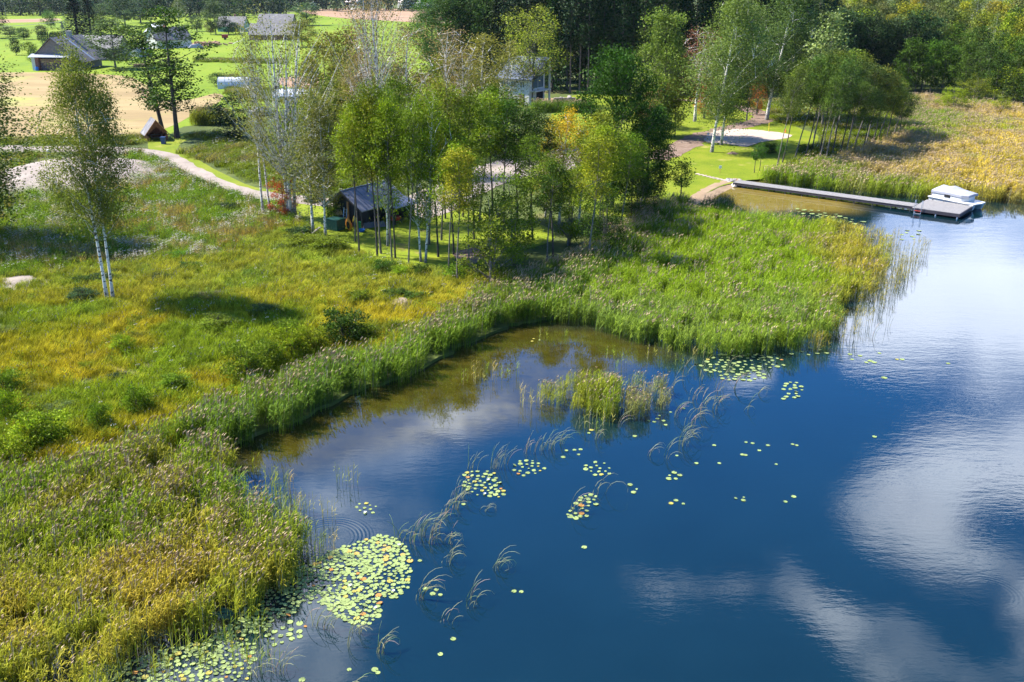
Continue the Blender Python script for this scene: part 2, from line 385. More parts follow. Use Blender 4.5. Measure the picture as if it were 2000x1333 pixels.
psheet('gravel_yard', [(790, 386), (850, 360), (900, 335), (960, 318), (1040, 300), (1110, 290), (1180, 290), (1190, 310), (1120, 330), (1040, 345), (980, 360), (930, 385), (900, 405), (840, 425), (770, 430), (735, 415)], 4, 'gravel', 5, .1)
psheet('volleyball_sand', [(1376, 268), (1400, 256), (1440, 252), (1490, 255), (1535, 261), (1548, 267), (1525, 272), (1490, 277), (1462, 286), (1440, 285), (1410, 280), (1380, 278)], 4, 'sand', 5, .12)
BEACH = ([(1250, 404), (1300, 403), (1332, 398), (1350, 392), (1376, 374), (1410, 361), (1436, 355.5), (1412, 362.6), (1378, 378.6), (1352, 398.6), (1338, 414), (1290, 410)])
ribbon('dirt_path', [(1285, 312, 4.5), (1320, 292, 4.5), (1360, 272, 4.5), (1410, 254, 4), (1455, 244, 4), (1492, 234, 4.5), (1495, 224, 5), (1462, 214, 4), (1420, 205, 3.5), (1370, 198, 3), (1310, 194, 2.5), (1240, 191, 2.5)], 3, 'dirt', .35)
psheet('bare_yard', [(1040, 196), (1090, 192), (1150, 196), (1140, 206), (1080, 210), (1040, 204)], 3, 'ploughed', 5, .2)
psheet('bare_soil', [(890, 492), (930, 484), (950, 500), (925, 516), (895, 514)], 4, 'dirt', 5, .15)
psheet('track', [(20, 284), (60, 287), (40, 290), (0, 291)], 4, 'gravel')
def beach():
    P = smooth_closed(wpoly([(1322, 432), (1338, 415), (1352, 398), (1378, 378), (1412, 362), (1436, 356), (1446, 354.5)], 0), 8, .04, 4, closed=False)
    mb = MB(); rr = random.Random(2); rows = []
    for i, p in enumerate(P):
        a = Vector(P[max(0, i - 1)]); b = Vector(P[min(len(P) - 1, i + 1)]); d = (b - a).normalized(); n = Vector((-d.y, d.x)); p = Vector(p)
        if n.x > 0: n = -n
        w1 = 1.5 + rr.gauss(0, .2); row = []
        w1 *= .55
        for off, z in ((w1, LAND_Z + .05), (w1 * .5, LAND_Z + .06), (-.25, LAND_Z + .05), (-1.3, .06), (-2.6, -.12)): q = p + n * off; row.append((q.x, q.y, z))
        rows.append(row)
    for i in range(len(rows) - 1):
        for k in range(4): mb.poly([rows[i][k], rows[i][k + 1], rows[i + 1][k + 1], rows[i + 1][k]])
    tag(mb.build('beach', M['wet_sand'], smooth=True), kind='structure')
M['wet_sand'] = groundmat('wet_sand', [(.20, .14, .085), (.30, .21, .13), (.36, .27, .17)], .6, 7.0, .3, dist=.02)
beach()
# stepping stones across the lawn
for i in range(9):
    p = G(1362 + i * 7.2, 340.5 + i * 1.7, LAND_Z + .03); q = MB(); rr = random.Random(i)
    ring = [(math.cos(a) * (.36 + rr.random() * .12), math.sin(a) * (.25 + rr.random() * .08), 0) for a in [k * math.pi / 4 for k in range(8)]]
    q.extr(ring, (0, 0, .05)); o = q.build('stepping_stone', M['sand'], None, p, rr.random())
    tag(o, f'pale flat stepping stone on the lawn, {["first", "second", "third", "fourth", "fifth", "sixth", "seventh", "eighth", "ninth"][i]} counted towards the jetty', 'stone', 'stepping stones across the lawn')

# mounds ------------------------------------------------------------
def mound(name, cx, cy, rx, ry, h, mat, label, cat, seed=1, n=28, flat=1.6):
    c = G(cx, cy, LAND_Z); mb = MB(); vs = []; fs = []
    for j in range(n + 1):
        for i in range(n * 2):
            r = j / n; a = math.pi * i / n
            x = math.cos(a) * r * rx; y = math.sin(a) * r * ry
            k = 1 + .22 * (float(vnoise(c.x + x, c.y + y, rx * .5, seed)) - .5)
            zz = h * (1 - r ** flat) * k + .16 * h * (float(fnoise(x + 50, y + 50, rx * .25, seed)) - .5) * (1 - r) - (.12 if j == n else 0)
            e = 1 + .16 * (float(vnoise(50 + 3 * math.cos(a), 50 + 3 * math.sin(a), 1, seed)) - .5)
            vs.append((x * e, y * e, zz))
    for j in range(n):
        for i in range(n * 2):
            a = j * 2 * n + i; b = j * 2 * n + (i + 1) % (2 * n); fs.append((a, a + 2 * n, b + 2 * n, b))
    mb.add(vs, fs); o = mb.build(name, mat, None, c, smooth=True); return tag(o, label, cat)
o = mound('gravel_mound', 148, 345, 12.5, 13, 2.1, M['gravel'], 'broad pale gravel mound beside the road, behind the tall twin birch', 'gravel heap', 3)
mound('gravel_patch', 30, 553, 3.0, 2.2, .25, M['gravel'], 'small bare gravel patch in the meadow at the left edge', 'gravel heap', 6)
mound('brushwood_heap', 786, 596, 1.5, 1.3, .55, plain('dry_cuttings', (.36, .27, .2), .95, .45, 5, .8), 'heap of dry grey-brown cuttings in the meadow near the reed edge', 'cuttings heap', 4)
mound('soil_heap', 1431, 301, .9, .7, .35, M['dirt'], 'low grey heap of soil on the lawn in front of the sand court', 'soil heap', 5)

# water ---------------------------------------------------------------
def build_water():
    xs = np.concatenate([np.linspace(-260, -62, 8), np.arange(-60, 110, 1.6), np.linspace(112, 260, 24), np.array([340, 600, 1400])])
    ys = np.concatenate([np.array([-400, -120, 0]), np.arange(14, 150, 1.6), np.linspace(152, 300, 14), np.array([420, 700])])
    X, Y = np.meshgrid(xs, ys); V = np.stack([X.ravel(), Y.ravel(), np.zeros(X.size)], 1)
    nx = len(xs); i, j = np.meshgrid(np.arange(nx - 1), np.arange(len(ys) - 1)); a = (j * nx + i).ravel()
    Q = np.stack([a, a + 1, a + nx + 1, a + nx], 1)
    m, t = material('lake_water'); g = t.n.new('ShaderNodeNewGeometry'); pos = g.outputs['Position']
    sh = t.new('ShaderNodeAttribute', attribute_name='shallow').outputs['Fac']
    sd = t.new('ShaderNodeAttribute', attribute_name='sandy').outputs['Fac']
    # lake bed as it is seen through the brown shallows
    bn = t.noise(pos, .9, 6, .7); bl = t.noise(pos, .16, 4, .6)
    bed = t.mix(t.mapr(bn, .35, .65), (.026, .022, .003, 1), (.066, .054, .007, 1))
    bed = t.mix(t.mapr(bl, .4, .65, 0, .7), bed, (.034, .030, .004, 1))
    sand = t.mix(t.mapr(bn, .3, .7), (.17, .125, .02, 1), (.27, .20, .05, 1))
    bed = t.mix(sd, bed, sand)
    deep = t.mix(t.mapr(bl, .3, .7), (.0025, .014, .018, 1), (.0035, .018, .024, 1))
    fac = t.mapr(t.math('ADD', sh, t.math('MULTIPLY', t.math('SUBTRACT', bl, .5), .25)), .15, .85, 0, 1, True)
    body = t.mix(fac, deep, bed)
    df = t.new('ShaderNodeBsdfDiffuse'); t.l.new(body, df.inputs[0])
    # ripples: long gentle swell, wind texture, and the two rings
    mp = t.new('ShaderNodeMapping'); mp.inputs['Scale'].default_value = (1, 2.6, 1); mp.inputs['Rotation'].default_value = (0, 0, .15); t.l.new(pos, mp.inputs[0])
    wv = t.noise(mp.outputs[0], 1.5, 3, .6); wl = t.noise(mp.outputs[0], .35, 3, .5)
    rough_zone = t.mapr(t.noise(pos, .05, 3, .5), .4, .65, .3, 1.2)
    hgt = t.math('MULTIPLY', t.math('ADD', t.math('MULTIPLY', wv, .0045), t.math('MULTIPLY', wl, .007)), rough_zone)
    calm = t.mapr(sh, .25, .9, 1, .22); hgt = t.math('MULTIPLY', hgt, calm)
    for (cx, cy, rad, amp, k) in ((642, 1052, 2.1, .006, 34), (1935, 1160, 1.6, .0003, 34)):
        c = G(cx, cy); dist = t.vmath('DISTANCE', pos, (c.x, c.y, 0))
        env = t.math('MULTIPLY', t.mapr(dist, rad * .3, rad * .75, 0, 1, True), t.mapr(dist, rad * .8, rad * 1.1, 1, 0, True))
        hgt = t.math('ADD', hgt, t.math('MULTIPLY', t.math('MULTIPLY', t.math('SINE', t.math('MULTIPLY', dist, k)), env), amp * .35))
    bp = t.new('ShaderNodeBump'); bp.inputs['Strength'].default_value = 1; bp.inputs['Distance'].default_value = 1.0; t.l.new(hgt, bp.inputs['Height'])
    gl = t.new('ShaderNodeBsdfGlossy'); gl.inputs['Roughness'].default_value = .02; gl.inputs[0].default_value = (.80, .88, 1, 1); t.l.new(bp.outputs[0], gl.inputs['Normal'])
    fr = t.new('ShaderNodeFresnel'); fr.inputs[0].default_value = 1.42; t.l.new(bp.outputs[0], fr.inputs['Normal'])
    fx = t.math('MULTIPLY', t.math('POWER', fr.outputs[0], 1.5), 10.0); fm = t.math('DIVIDE', fx, t.math('ADD', t.math('MULTIPLY', fx, 1.9), 1.0))
    mx = t.new('ShaderNodeMixShader'); t.l.new(fm, mx.inputs[0]); t.l.new(df.outputs[0], mx.inputs[1]); t.l.new(gl.outputs[0], mx.inputs[2]); out(t, mx.outputs[0])
    me = np_mesh('lake', V, Q, [m])
    # depth: the enclosed bay and the strip along the shore are shallow
    bay = wpoly([(420, 900), (520, 850), (800, 735), (1000, 640), (1150, 640), (1330, 690), (1230, 715), (1180, 770), (1060, 810), (900, 850), (740, 880), (600, 920), (520, 930)])
    x, y = V[:, 0], V[:, 1]; d = polydist(x, y, bay); ins = inpoly(x, y, bay)
    s1 = np.where(ins, np.clip(.55 + d / 6, 0, 1), np.clip(.55 - d / 6, 0, 1))
    s1 = np.maximum(s1, np.clip(.75 - polydist(x, y, SH, False) / 9, 0, 1))
    sandp = wpoly([(1330, 410), (1380, 372), (1440, 354), (1560, 372), (1680, 395), (1760, 410), (1700, 425), (1560, 410), (1400, 425)])
    ds = polydist(x, y, sandp); si = inpoly(x, y, sandp); s2 = np.where(si, np.clip(.6 + ds / 5, 0, 1), np.clip(.6 - ds / 5, 0, 1))
    px, py = PX(x, y, 0); s2 = s2 * np.clip((1760 - px) / 160, 0, 1)
    me.attributes.new('shallow', 'FLOAT', 'POINT').data.foreach_set('value', np.maximum(s1, s2).astype(np.float32))
    me.attributes.new('sandy', 'FLOAT', 'POINT').data.foreach_set('value', np.clip(s2 * 1.3, 0, 1).astype(np.float32))
    tag(link('lake', me), kind='structure')
build_water()

# ------------------------------------------------------------------ ground cover (stuff)
def strip_quads(P0, P1, P2, W0, W1, W2, side):
    """two-quad blades; P* (n,3), W* widths, side (n,3) unit"""
    n = len(P0); V = np.stack([P0 - side * W0[:, None], P0 + side * W0[:, None], P1 + side * W1[:, None], P1 - side * W1[:, None],
                               P2 + side * W2[:, None], P2 - side * W2[:, None]], 1).reshape(-1, 3)
    b = np.arange(n)[:, None] * 6
    Q = np.concatenate([b + np.array([0, 1, 2, 3]), b + np.array([3, 2, 4, 5])], 0); return V, Q, n
def side_of(az):
    return np.stack([-np.sin(az), np.cos(az), np.zeros_like(az)], 1)
class QB:
    def __init__(s): s.V = []; s.Q = []; s.a = []; s.m = []; s.n = 0
    def add(s, V, Q, v, mi=0):
        s.V.append(V); s.Q.append(Q + s.n); s.n += len(V); s.a.append(np.broadcast_to(v, (len(Q),)).astype(float)); s.m.append(np.full(len(Q), mi))
    def mesh(s, name, mats, smooth=False):
        return np_mesh(name, np.concatenate(s.V), np.concatenate(s.Q), mats, np.concatenate(s.a), np.concatenate(s.m), smooth)
def reed_proto(seed, n=14, hgt=2.4, rad=.75, plume=.35, pale=.05, leaves=9, wind=.25):
    r = np.random.RandomState(seed); q = QB()
    a = r.uniform(0, 6.28, n); d = rad * np.sqrt(r.uniform(0, 1, n)); B = np.stack([d * np.cos(a), d * np.sin(a), np.full(n, -.25)], 1)
    h = hgt * r.uniform(.78, 1.06, n); ln = np.stack([wind * r.uniform(.3, 1.6, n) + r.normal(0, .12, n), r.normal(0, .16, n), np.zeros(n)], 1)
    T = B + ln + np.stack([0 * h, 0 * h, h + .25], 1); Mi = B + ln * .3 + np.stack([0 * h, 0 * h, (h + .25) * .55], 1)
    az = r.uniform(0, 3.14, n); wd = np.full(n, .011)
    V, Q, k = strip_quads(B, Mi, T, wd, wd, wd * .6, side_of(az)); q.add(V, Q, np.tile(r.uniform(.3, .9, k), 2), 0)
    # leaves
    N = n * leaves; si = np.repeat(np.arange(n), leaves); t = r.uniform(.25, .86, N)
    P0 = B[si] + (T - B)[si] * t[:, None] - (ln[si] * (t * (1 - t) * .6)[:, None])
    la = r.normal(0, 1.35, N); L = r.uniform(.26, .5, N); dr = np.stack([np.cos(la), np.sin(la), 0 * la], 1)
    P1 = P0 + dr * (L * .5)[:, None] + np.stack([0 * L, 0 * L, L * r.uniform(.35, .8, N)], 1)
    P2 = P1 + dr * (L * .45)[:, None] + np.stack([0 * L, 0 * L, -L * r.uniform(-.35, .3, N)], 1)
    V, Q, k = strip_quads(P0, P1, P2, np.full(N, .011), np.full(N, .017), np.full(N, .003), side_of(la + r.normal(0, .3, N)))
    q.add(V, Q, np.tile(r.uniform(0, 1, k), 2), 0)
    # plumes, nodding down wind
    pi = np.where(r.uniform(0, 1, n) < plume)[0]
    for rot in (0, 1.2, 2.3):
        if len(pi):
            P0 = T[pi] - np.array([0, 0, .05]); sz = r.uniform(.8, 1.25, len(pi))
            P1 = P0 + np.stack([.05 * sz, 0 * sz, .15 * sz], 1); P2 = P0 + np.stack([.16 * sz, 0 * sz, .24 * sz], 1)
            V, Q, k = strip_quads(P0, P1, P2, .012 * sz, .036 * sz, .006 * sz, side_of(np.full(len(pi), rot))); q.add(V, Q, .5, 1)
    # last year's pale stems
    m = int(n * pale + r.uniform())
    if m:
        a = r.uniform(0, 6.28, m); d = rad * r.uniform(0, 1, m); B = np.stack([d * np.cos(a), d * np.sin(a), np.zeros(m)], 1)
        T = B + np.stack([r.normal(.1, .15, m), r.normal(0, .15, m), hgt * r.uniform(.8, 1.1, m)], 1)
        wd = np.full(m, .010); V, Q, k = strip_quads(B, (B + T) / 2, T, wd, wd, wd * 1.8, side_of(r.uniform(0, 3, m))); q.add(V, Q, .5, 2)
    return q.mesh('reed_tuft', [M['reed'], M['plume'], M['plume_pale']])
def grass_proto(seed, n=46, hgt=.62, rad=.38, wid=.014, lean=.35, mat='blade', fl=0, flmat='fluff'):
    r = np.random.RandomState(seed); q = QB()
    a = r.uniform(0, 6.28, n); d = rad * np.sqrt(r.uniform(0, 1, n)); B = np.stack([d * np.cos(a), d * np.sin(a), np.full(n, -.06)], 1)
    h = hgt * r.uniform(.5, 1.1, n); la = a * .4 + r.normal(0, 1.2, n); ll = lean * h * r.uniform(.3, 1.6, n)
    dr = np.stack([np.cos(la), np.sin(la), 0 * la], 1)
    P1 = B + dr * (ll * .35)[:, None] + np.stack([0 * h, 0 * h, h * .62], 1); P2 = B + dr * ll[:, None] * 1.3 + np.stack([0 * h, 0 * h, h], 1)
    V, Q, k = strip_quads(B, P1, P2, np.full(n, wid), np.full(n, wid * .9), np.full(n, wid * .25), side_of(la + r.normal(0, .4, n)))
    q.add(V, Q, np.tile(r.uniform(0, 1, k), 2), 0)
    if fl:
        i = r.choice(n, fl, replace=False); P0 = P2[i]; s = r.uniform(.6, 1.3, fl)
        for rot in (0, 1.5):
            V, Q, k = strip_quads(P0 - np.array([0, 0, .03]), P0 + np.array([0, 0, .03]), P0 + np.array([0, 0, .08]), .012 * s, .024 * s, .01 * s, side_of(np.full(fl, rot))); q.add(V, Q, .5, 1)
    return q.mesh('grass_tuft', [M[mat], M[flmat]])
def leaf_quads(r, Cn, size, up=.35, asp=.7):
    """random leaf quads at centres Cn"""
    n = len(Cn); nm = r.normal(0, 1, (n, 3)); nm[:, 2] = np.abs(nm[:, 2]) + up; nm /= np.linalg.norm(nm, axis=1)[:, None]
    t = np.cross(nm, r.normal(0, 1, (n, 3))); t /= np.linalg.norm(t, axis=1)[:, None] + 1e-9; b = np.cross(nm, t)
    s = (size * r.uniform(.6, 1.3, n))[:, None]
    V = np.stack([Cn - t * s * .5, Cn - b * s * .5 * asp, Cn + t * s * .5, Cn + b * s * .5 * asp], 1).reshape(-1, 3)
    return V, np.arange(n * 4).reshape(-1, 4)
def forb_proto(seed, n=150, hgt=.9, rad=.5, fl=10, size=.09):
    r = np.random.RandomState(seed); q = QB()
    a = r.uniform(0, 6.28, n); d = rad * np.sqrt(r.uniform(0, 1, n)); z = hgt * r.uniform(.1, 1, n) * (1 - .5 * (d / rad) ** 2)
    V, Q = leaf_quads(r, np.stack([d * np.cos(a), d * np.sin(a), z], 1), size, .6, .5); q.add(V, Q, r.uniform(0, 1, n), 0)
    if fl:
        a = r.uniform(0, 6.28, fl); d = rad * .8 * np.sqrt(r.uniform(0, 1, fl))
        c = np.stack([d * np.cos(a), d * np.sin(a), hgt * r.uniform(.8, 1.15, fl)], 1); c = np.repeat(c, 3, 0) + r.normal(0, .04, (fl * 3, 3))
        V, Q = leaf_quads(r, c, .07, .8, .8); q.add(V, Q, .5, 1)
    return q.mesh('herb_tuft', [M['blade'], M['fluff']])

def scatter(name, protos, P, tint, scale, label=None, rots=None, picks=None, tiltx=.0):
    """P (n,3) world points, tint (n,3), scale (n,) or (n,3)"""
    n = len(P); me = bpy.data.meshes.new(name); me.vertices.add(n); me.vertices.foreach_set('co', np.asarray(P, np.float32).ravel())
    sc = np.asarray(scale, float); sc = np.repeat(sc[:, None], 3, 1) if sc.ndim == 1 else sc
    me.attributes.new('scl', 'FLOAT_VECTOR', 'POINT').data.foreach_set('vector', sc.astype(np.float32).ravel())
    rt = np.zeros((n, 3)); rt[:, 2] = RN.uniform(-.5, .5, n) if rots is None else rots
    me.attributes.new('rot', 'FLOAT_VECTOR', 'POINT').data.foreach_set('vector', rt.astype(np.float32).ravel())
    tc = np.concatenate([np.clip(tint, 0, 1), np.ones((n, 1))], 1)
    me.attributes.new('tint', 'FLOAT_COLOR', 'POINT').data.foreach_set('color', tc.astype(np.float32).ravel())
    me.attributes.new('pick', 'INT', 'POINT').data.foreach_set('value', RN.randint(0, len(protos), n).astype(np.int32))
    o = link(name, me); tag(o, label, kind='stuff')
    ng = bpy.data.node_groups.new(name, 'GeometryNodeTree')
    ng.interface.new_socket('Geometry', in_out='INPUT', socket_type='NodeSocketGeometry'); ng.interface.new_socket('Geometry', in_out='OUTPUT', socket_type='NodeSocketGeometry')
    gi = ng.nodes.new('NodeGroupInput'); go = ng.nodes.new('NodeGroupOutput'); L = ng.links
    jn = ng.nodes.new('GeometryNodeJoinGeometry')
    for pm in protos:
        po = bpy.data.objects.new(pm.name, pm)
        oi = ng.nodes.new('GeometryNodeObjectInfo'); oi.inputs[0].default_value = po; oi.inputs['As Instance'].default_value = False
        g2 = ng.nodes.new('GeometryNodeGeometryToInstance'); L.new(oi.outputs['Geometry'], g2.inputs[0]); L.new(g2.outputs[0], jn.inputs[0])
    ip = ng.nodes.new('GeometryNodeInstanceOnPoints'); L.new(gi.outputs[0], ip.inputs['Points']); L.new(jn.outputs[0], ip.inputs['Instance'])
    ip.inputs['Pick Instance'].default_value = True
    def na(nm, typ, sock):
        a = ng.nodes.new('GeometryNodeInputNamedAttribute'); a.data_type = typ; a.inputs[0].default_value = nm; L.new(a.outputs[0], ip.inputs[sock])
    na('pick', 'INT', 'Instance Index'); na('scl', 'FLOAT_VECTOR', 'Scale'); na('rot', 'FLOAT_VECTOR', 'Rotation')
    L.new(ip.outputs[0], go.inputs[0])
    md = o.modifiers.new('scatter', 'NODES'); md.node_group = ng
    return o
def sample(poly_px, dens, z=LAND_Z, holes=(), margin=0.0, dfn=None):
    """uniform points in a region given by photograph points; dens per m2"""
    P = np.array(wpoly(poly_px, z)); x0, y0 = P.min(0); x1, y1 = P.max(0)
    n = int((x1 - x0) * (y1 - y0) * dens); X = RN.uniform(x0, x1, n); Y = RN.uniform(y0, y1, n)
    k = inpoly(X, Y, P); X, Y = X[k], Y[k]
    for h in holes:
        k = ~inpoly(X, Y, np.array(wpoly(h, z))); X, Y = X[k], Y[k]
    px, py = PX(X, Y, z); k = (px > -130) & (px < 2130) & (py < 1460); X, Y = X[k], Y[k]
    if dfn is not None:
        px, py = PX(X, Y, z); k = RN.uniform(0, 1, len(X)) < dfn(X, Y, px, py); X, Y = X[k], Y[k]
    px, py = PX(X, Y, z); return X, Y, px, py
def lerp(a, b, f): f = np.clip(np.asarray(f), 0, 1)[:, None]; return np.asarray(a) * (1 - f) + np.asarray(b) * f
def sstep(x, a, b): t = np.clip((x - a) / (b - a), 0, 1); return t * t * (3 - 2 * t)
GREEN = np.array((.125, .185, .012)); BLUEG = np.array((.062, .112, .018)); OLIVE = np.array((.22, .215, .022)); GOLD = np.array((.35, .27, .040)); TAN = np.array((.37, .265, .11)); LIME = np.array((.21, .29, .012))
def reeds():
    pr = [reed_proto(s, 30, 2.2, .75, .2, .08, 7) for s in range(5)]
    prp = [reed_proto(20 + s, 27, 2.2, .75, .55, .2, 7) for s in range(4)]
    # the big bed that fills the lower left corner
    nb = [(-140, 990), (100, 950), (260, 910), (340, 885), (430, 910), (500, 965), (548, 1020), (590, 1075), (596, 1120), (575, 1155), (530, 1185), (480, 1215), (450, 1250), (400, 1275), (330, 1290), (260, 1325), (225, 1380), (200, 1470), (-140, 1470)]
    NB = np.array(wpoly(nb))
    def dn(X, Y, px, py):
        d = polydist(X, Y, NB); low = sstep(py, 1120, 1330)
        e = np.clip(.25 + d / (1.2 + 2.6 * low), 0, 1); return e * np.where(vnoise(X, Y, 1.6, 3) > .18, 1, .55)
    X, Y, px, py = sample(nb, 1.75, 0, dfn=dn)
    f = sstep(py + 120 * (fnoise(X, Y, 5, 4) - .5), 980, 1220) * .72; nz = fnoise(X, Y, 2.4, 8)
    t = lerp(lerp(GREEN * 1.05, OLIVE * .9, sstep(nz, .4, .7)), lerp(OLIVE * 1.05, GOLD, sstep(nz, .35, .75)), f)
    sc = .82 + .14 * fnoise(X, Y, 3, 2) - .1 * f
    k = RN.uniform(0, 1, len(X)) < np.where(py < 1150, .5, .12)
    P = np.stack([X, Y, 0 * X], 1)
    t = t * 1.2
    scatter('reed_bed', pr, P[~k], t[~k], sc[~k], 'dense reed bed filling the lower left corner, green turning to gold towards the water')
    scatter('plumed_reed_bed', prp, P[k], t[k], sc[k] * 1.05, 'reeds with pale plumes standing among the reeds of the lower left corner')
    # band along the shore
    sb = [(270, 905), (320, 872), (400, 825), (470, 792), (560, 762), (640, 735), (720, 712), (800, 672), (880, 625), (960, 575), (1010, 560), (1080, 540), (1150, 500), (1230, 455), (1262, 418), (1335, 408), (1345, 425), (1280, 475),
          (1200, 540), (1130, 590), (1085, 632), (1015, 640), (960, 662), (880, 700), (800, 745), (720, 768), (645, 800), (545, 850), (460, 885), (420, 905), (330, 880)]
    SB = np.array(wpoly(sb))
    X, Y, px, py = sample(sb, 1.5, 0, dfn=lambda X, Y, px, py: np.clip(.35 + polydist(X, Y, SB) / 1.5, 0, 1))
    nz = fnoise(X, Y, 3, 8); ds = polydist(X, Y, SH, False)
    t = lerp(lerp(BLUEG * 1.2, GREEN * 1.05, nz * 1.2), OLIVE * .95, sstep(nz + .1 * (px > 900), .55, .85) * sstep(ds, .5, 4))
    sc = .78 + .18 * fnoise(X, Y, 3.4, 12) + .08 * sstep(4 - ds, 0, 3)
    k = (RN.uniform(0, 1, len(X)) < .42) & (ds > 1.5); P = np.stack([X, Y, 0 * X + .05], 1)
    t = t * 1.15
    scatter('shore_reeds', pr, P[~k], t[~k], sc[~k], 'band of dark green reeds along the curved shore of the brown bay')
    scatter('plumed_shore_reeds', prp, P[k], t[k], sc[k], 'reeds with pinkish plumes behind the band along the shore')
    # the big light green bed in the middle of the lake side
    ib = [(1085, 632), (1130, 590), (1200, 540), (1280, 475), (1330, 428), (1400, 425), (1480, 438), (1560, 446), (1640, 455), (1700, 468), (1745, 490), (1740, 530), (1700, 570), (1660, 610), (1630, 645), (1600, 670), (1560, 684), (1480, 697), (1400, 700), (1310, 690), (1230, 670), (1160, 648)]
    IB = np.array(wpoly(ib))
    def di(X, Y, px, py):
        r = sstep(px - (py - 560) * .6, 1560, 1760); return np.clip(.4 + polydist(X, Y, IB) / 1.5, 0, 1) * (1 - .75 * r)
    X, Y, px, py = sample(ib, 1.35, 0, dfn=di); nz = fnoise(X, Y, 5, 18); n2 = fnoise(X, Y, 1.8, 28)
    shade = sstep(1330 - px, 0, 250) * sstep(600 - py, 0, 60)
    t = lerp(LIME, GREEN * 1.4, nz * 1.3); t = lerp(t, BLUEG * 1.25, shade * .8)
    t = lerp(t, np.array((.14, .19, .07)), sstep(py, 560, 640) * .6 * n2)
    t = lerp(t, GOLD, sstep(px - (py - 450) * .35 + 130 * (nz - .5), 1520, 1630) * .85 * n2 * 1.5)
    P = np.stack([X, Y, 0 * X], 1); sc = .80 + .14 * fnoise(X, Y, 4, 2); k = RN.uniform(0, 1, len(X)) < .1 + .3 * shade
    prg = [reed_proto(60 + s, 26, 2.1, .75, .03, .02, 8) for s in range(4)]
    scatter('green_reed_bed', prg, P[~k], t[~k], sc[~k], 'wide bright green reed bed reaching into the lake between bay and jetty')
    scatter('plumed_green_reeds', prp, P[k], t[k], sc[k], 'plumed reeds among the trees at the back of the green reed bed')
    # thin outer fringe: single stems over open water
    fr = [(1600, 470), (1700, 462), (1780, 480), (1838, 505), (1810, 520), (1760, 560), (1720, 600), (1690, 650), (1640, 680), (1570, 700), (1600, 640), (1640, 560)]
    thin = [reed_proto(90 + s, 5, 2.0, .55, .1, .5, 3, .1) for s in range(3)]
    X, Y, px, py = sample(fr, 1.5, 0, dfn=lambda X, Y, px, py: (1.15 - sstep(px - (py - 560) * -.2, 1640, 1850)) * np.where(vnoise(X, Y, 2.2, 3) > .35, 1, .25))
    n2 = fnoise(X, Y, 2, 4); scatter('sparse_reed_fringe', thin, np.stack([X, Y, 0 * X], 1), lerp(OLIVE, GOLD, n2) * .9, .6 + .4 * n2, 'thin fringe of separate reed stems over open water right of the green bed')
    fl = [(440, 900), (520, 930), (580, 1000), (610, 1060), (640, 1110), (600, 1150), (560, 1200), (520, 1260), (540, 1333), (440, 1333), (200, 1380), (180, 1330), (420, 1240), (560, 1140), (550, 1030)]
    X, Y, px, py = sample(fl, 2.0, 0, dfn=lambda X, Y, px, py: np.where(vnoise(X, Y, 1.2, 3) > .4, 1, .2))
    n2 = fnoise(X, Y, 2, 4); scatter('sparse_front_reeds', thin, np.stack([X, Y, 0 * X], 1), lerp(GREEN * 1.3, OLIVE, n2), .5 + .4 * n2, 'scattered reed stems standing in the water at the edge of the near reed bed')
    # bed behind the jetty, reaching to the wood
    rb = [(1478, 356), (1560, 366), (1700, 384), (1800, 393), (1850, 390), (1910, 394), (2010, 398), (2150, 395), (2150, 225), (2010, 222), (1930, 212), (1850, 200), (1780, 196), (1745, 235), (1720, 290), (1600, 322), (1520, 345)]
    RB = np.array(wpoly(rb)); X, Y, px, py = sample(rb, .62, 0, dfn=lambda X, Y, px, py: np.clip(.4 + polydist(X, Y, RB) / 2, 0, 1))
    nz = fnoise(X * .7, Y * .35, 6, 31); n2 = fnoise(X * .8, Y * .5, 2.5, 33)
    t = lerp(GREEN * 1.1, TAN * .9, sstep(nz, .35, .66) * .9); warm = sstep(px + (py - 300) * 1.2, 1750, 1960)
    t = lerp(t, GOLD * 1.12, warm * sstep(n2 + .25 * (nz - .5), .2, .6) * .85); t = lerp(t, GREEN * 1.1, sstep(vnoise(X * .6, Y * .3, 7, 77), .72, .95) * .7)
    t = lerp(t, GREEN * .9, sstep(45 - np.abs(py - (350 + (px - 1480) * .155)), 0, 30) * .55)
    k = RN.uniform(0, 1, len(X)) < .45 * (1 - warm * .5); P = np.stack([X, Y, 0 * X], 1); sc = np.stack([1.25 + 0 * X, 1.25 + 0 * X, .62 + .42 * n2], 1)
    t = t * 1.2
    scatter('far_reed_bed', pr, P[~k], t[~k], sc[~k], 'wide gold and green reed bed behind the jetty, reaching back to the wood')
    scatter('plumed_far_reeds', prp, P[k], t[k], sc[k], 'reeds with pinkish tan plumes in the bed behind the jetty')
    # small islets and loose groups in the bay
    isl = [(1052, 782), (1100, 770), (1150, 756), (1198, 755), (1205, 790), (1195, 822), (1160, 818), (1100, 800), (1055, 802)]
    X, Y, px, py = sample(isl, 2.0, 0, dfn=lambda X, Y, px, py: np.where(vnoise(X, Y, 1.1, 5) > .3, 1, .2)); n2 = fnoise(X, Y, 2, 4)
    scatter('reed_islet', pr + prp[:1], np.stack([X, Y, 0 * X], 1), lerp(GREEN * 1.2, OLIVE * 1.1, n2), .42 + .5 * vnoise(X, Y, 1.5, 9), 'bushy little reed islet in the mouth of the brown bay')
    X, Y, px, py = sample([(1205, 765), (1290, 755), (1300, 800), (1250, 822), (1200, 818)], 1.8, 0); n2 = fnoise(X, Y, 2, 4)
    scatter('thin_reed_islet', thin + prp[:1], np.stack([X, Y, 0 * X], 1), lerp(BLUEG * 1.6, TAN * .9, n2), .5 + .25 * n2, 'loose bluish reed group right of the little reed islet')
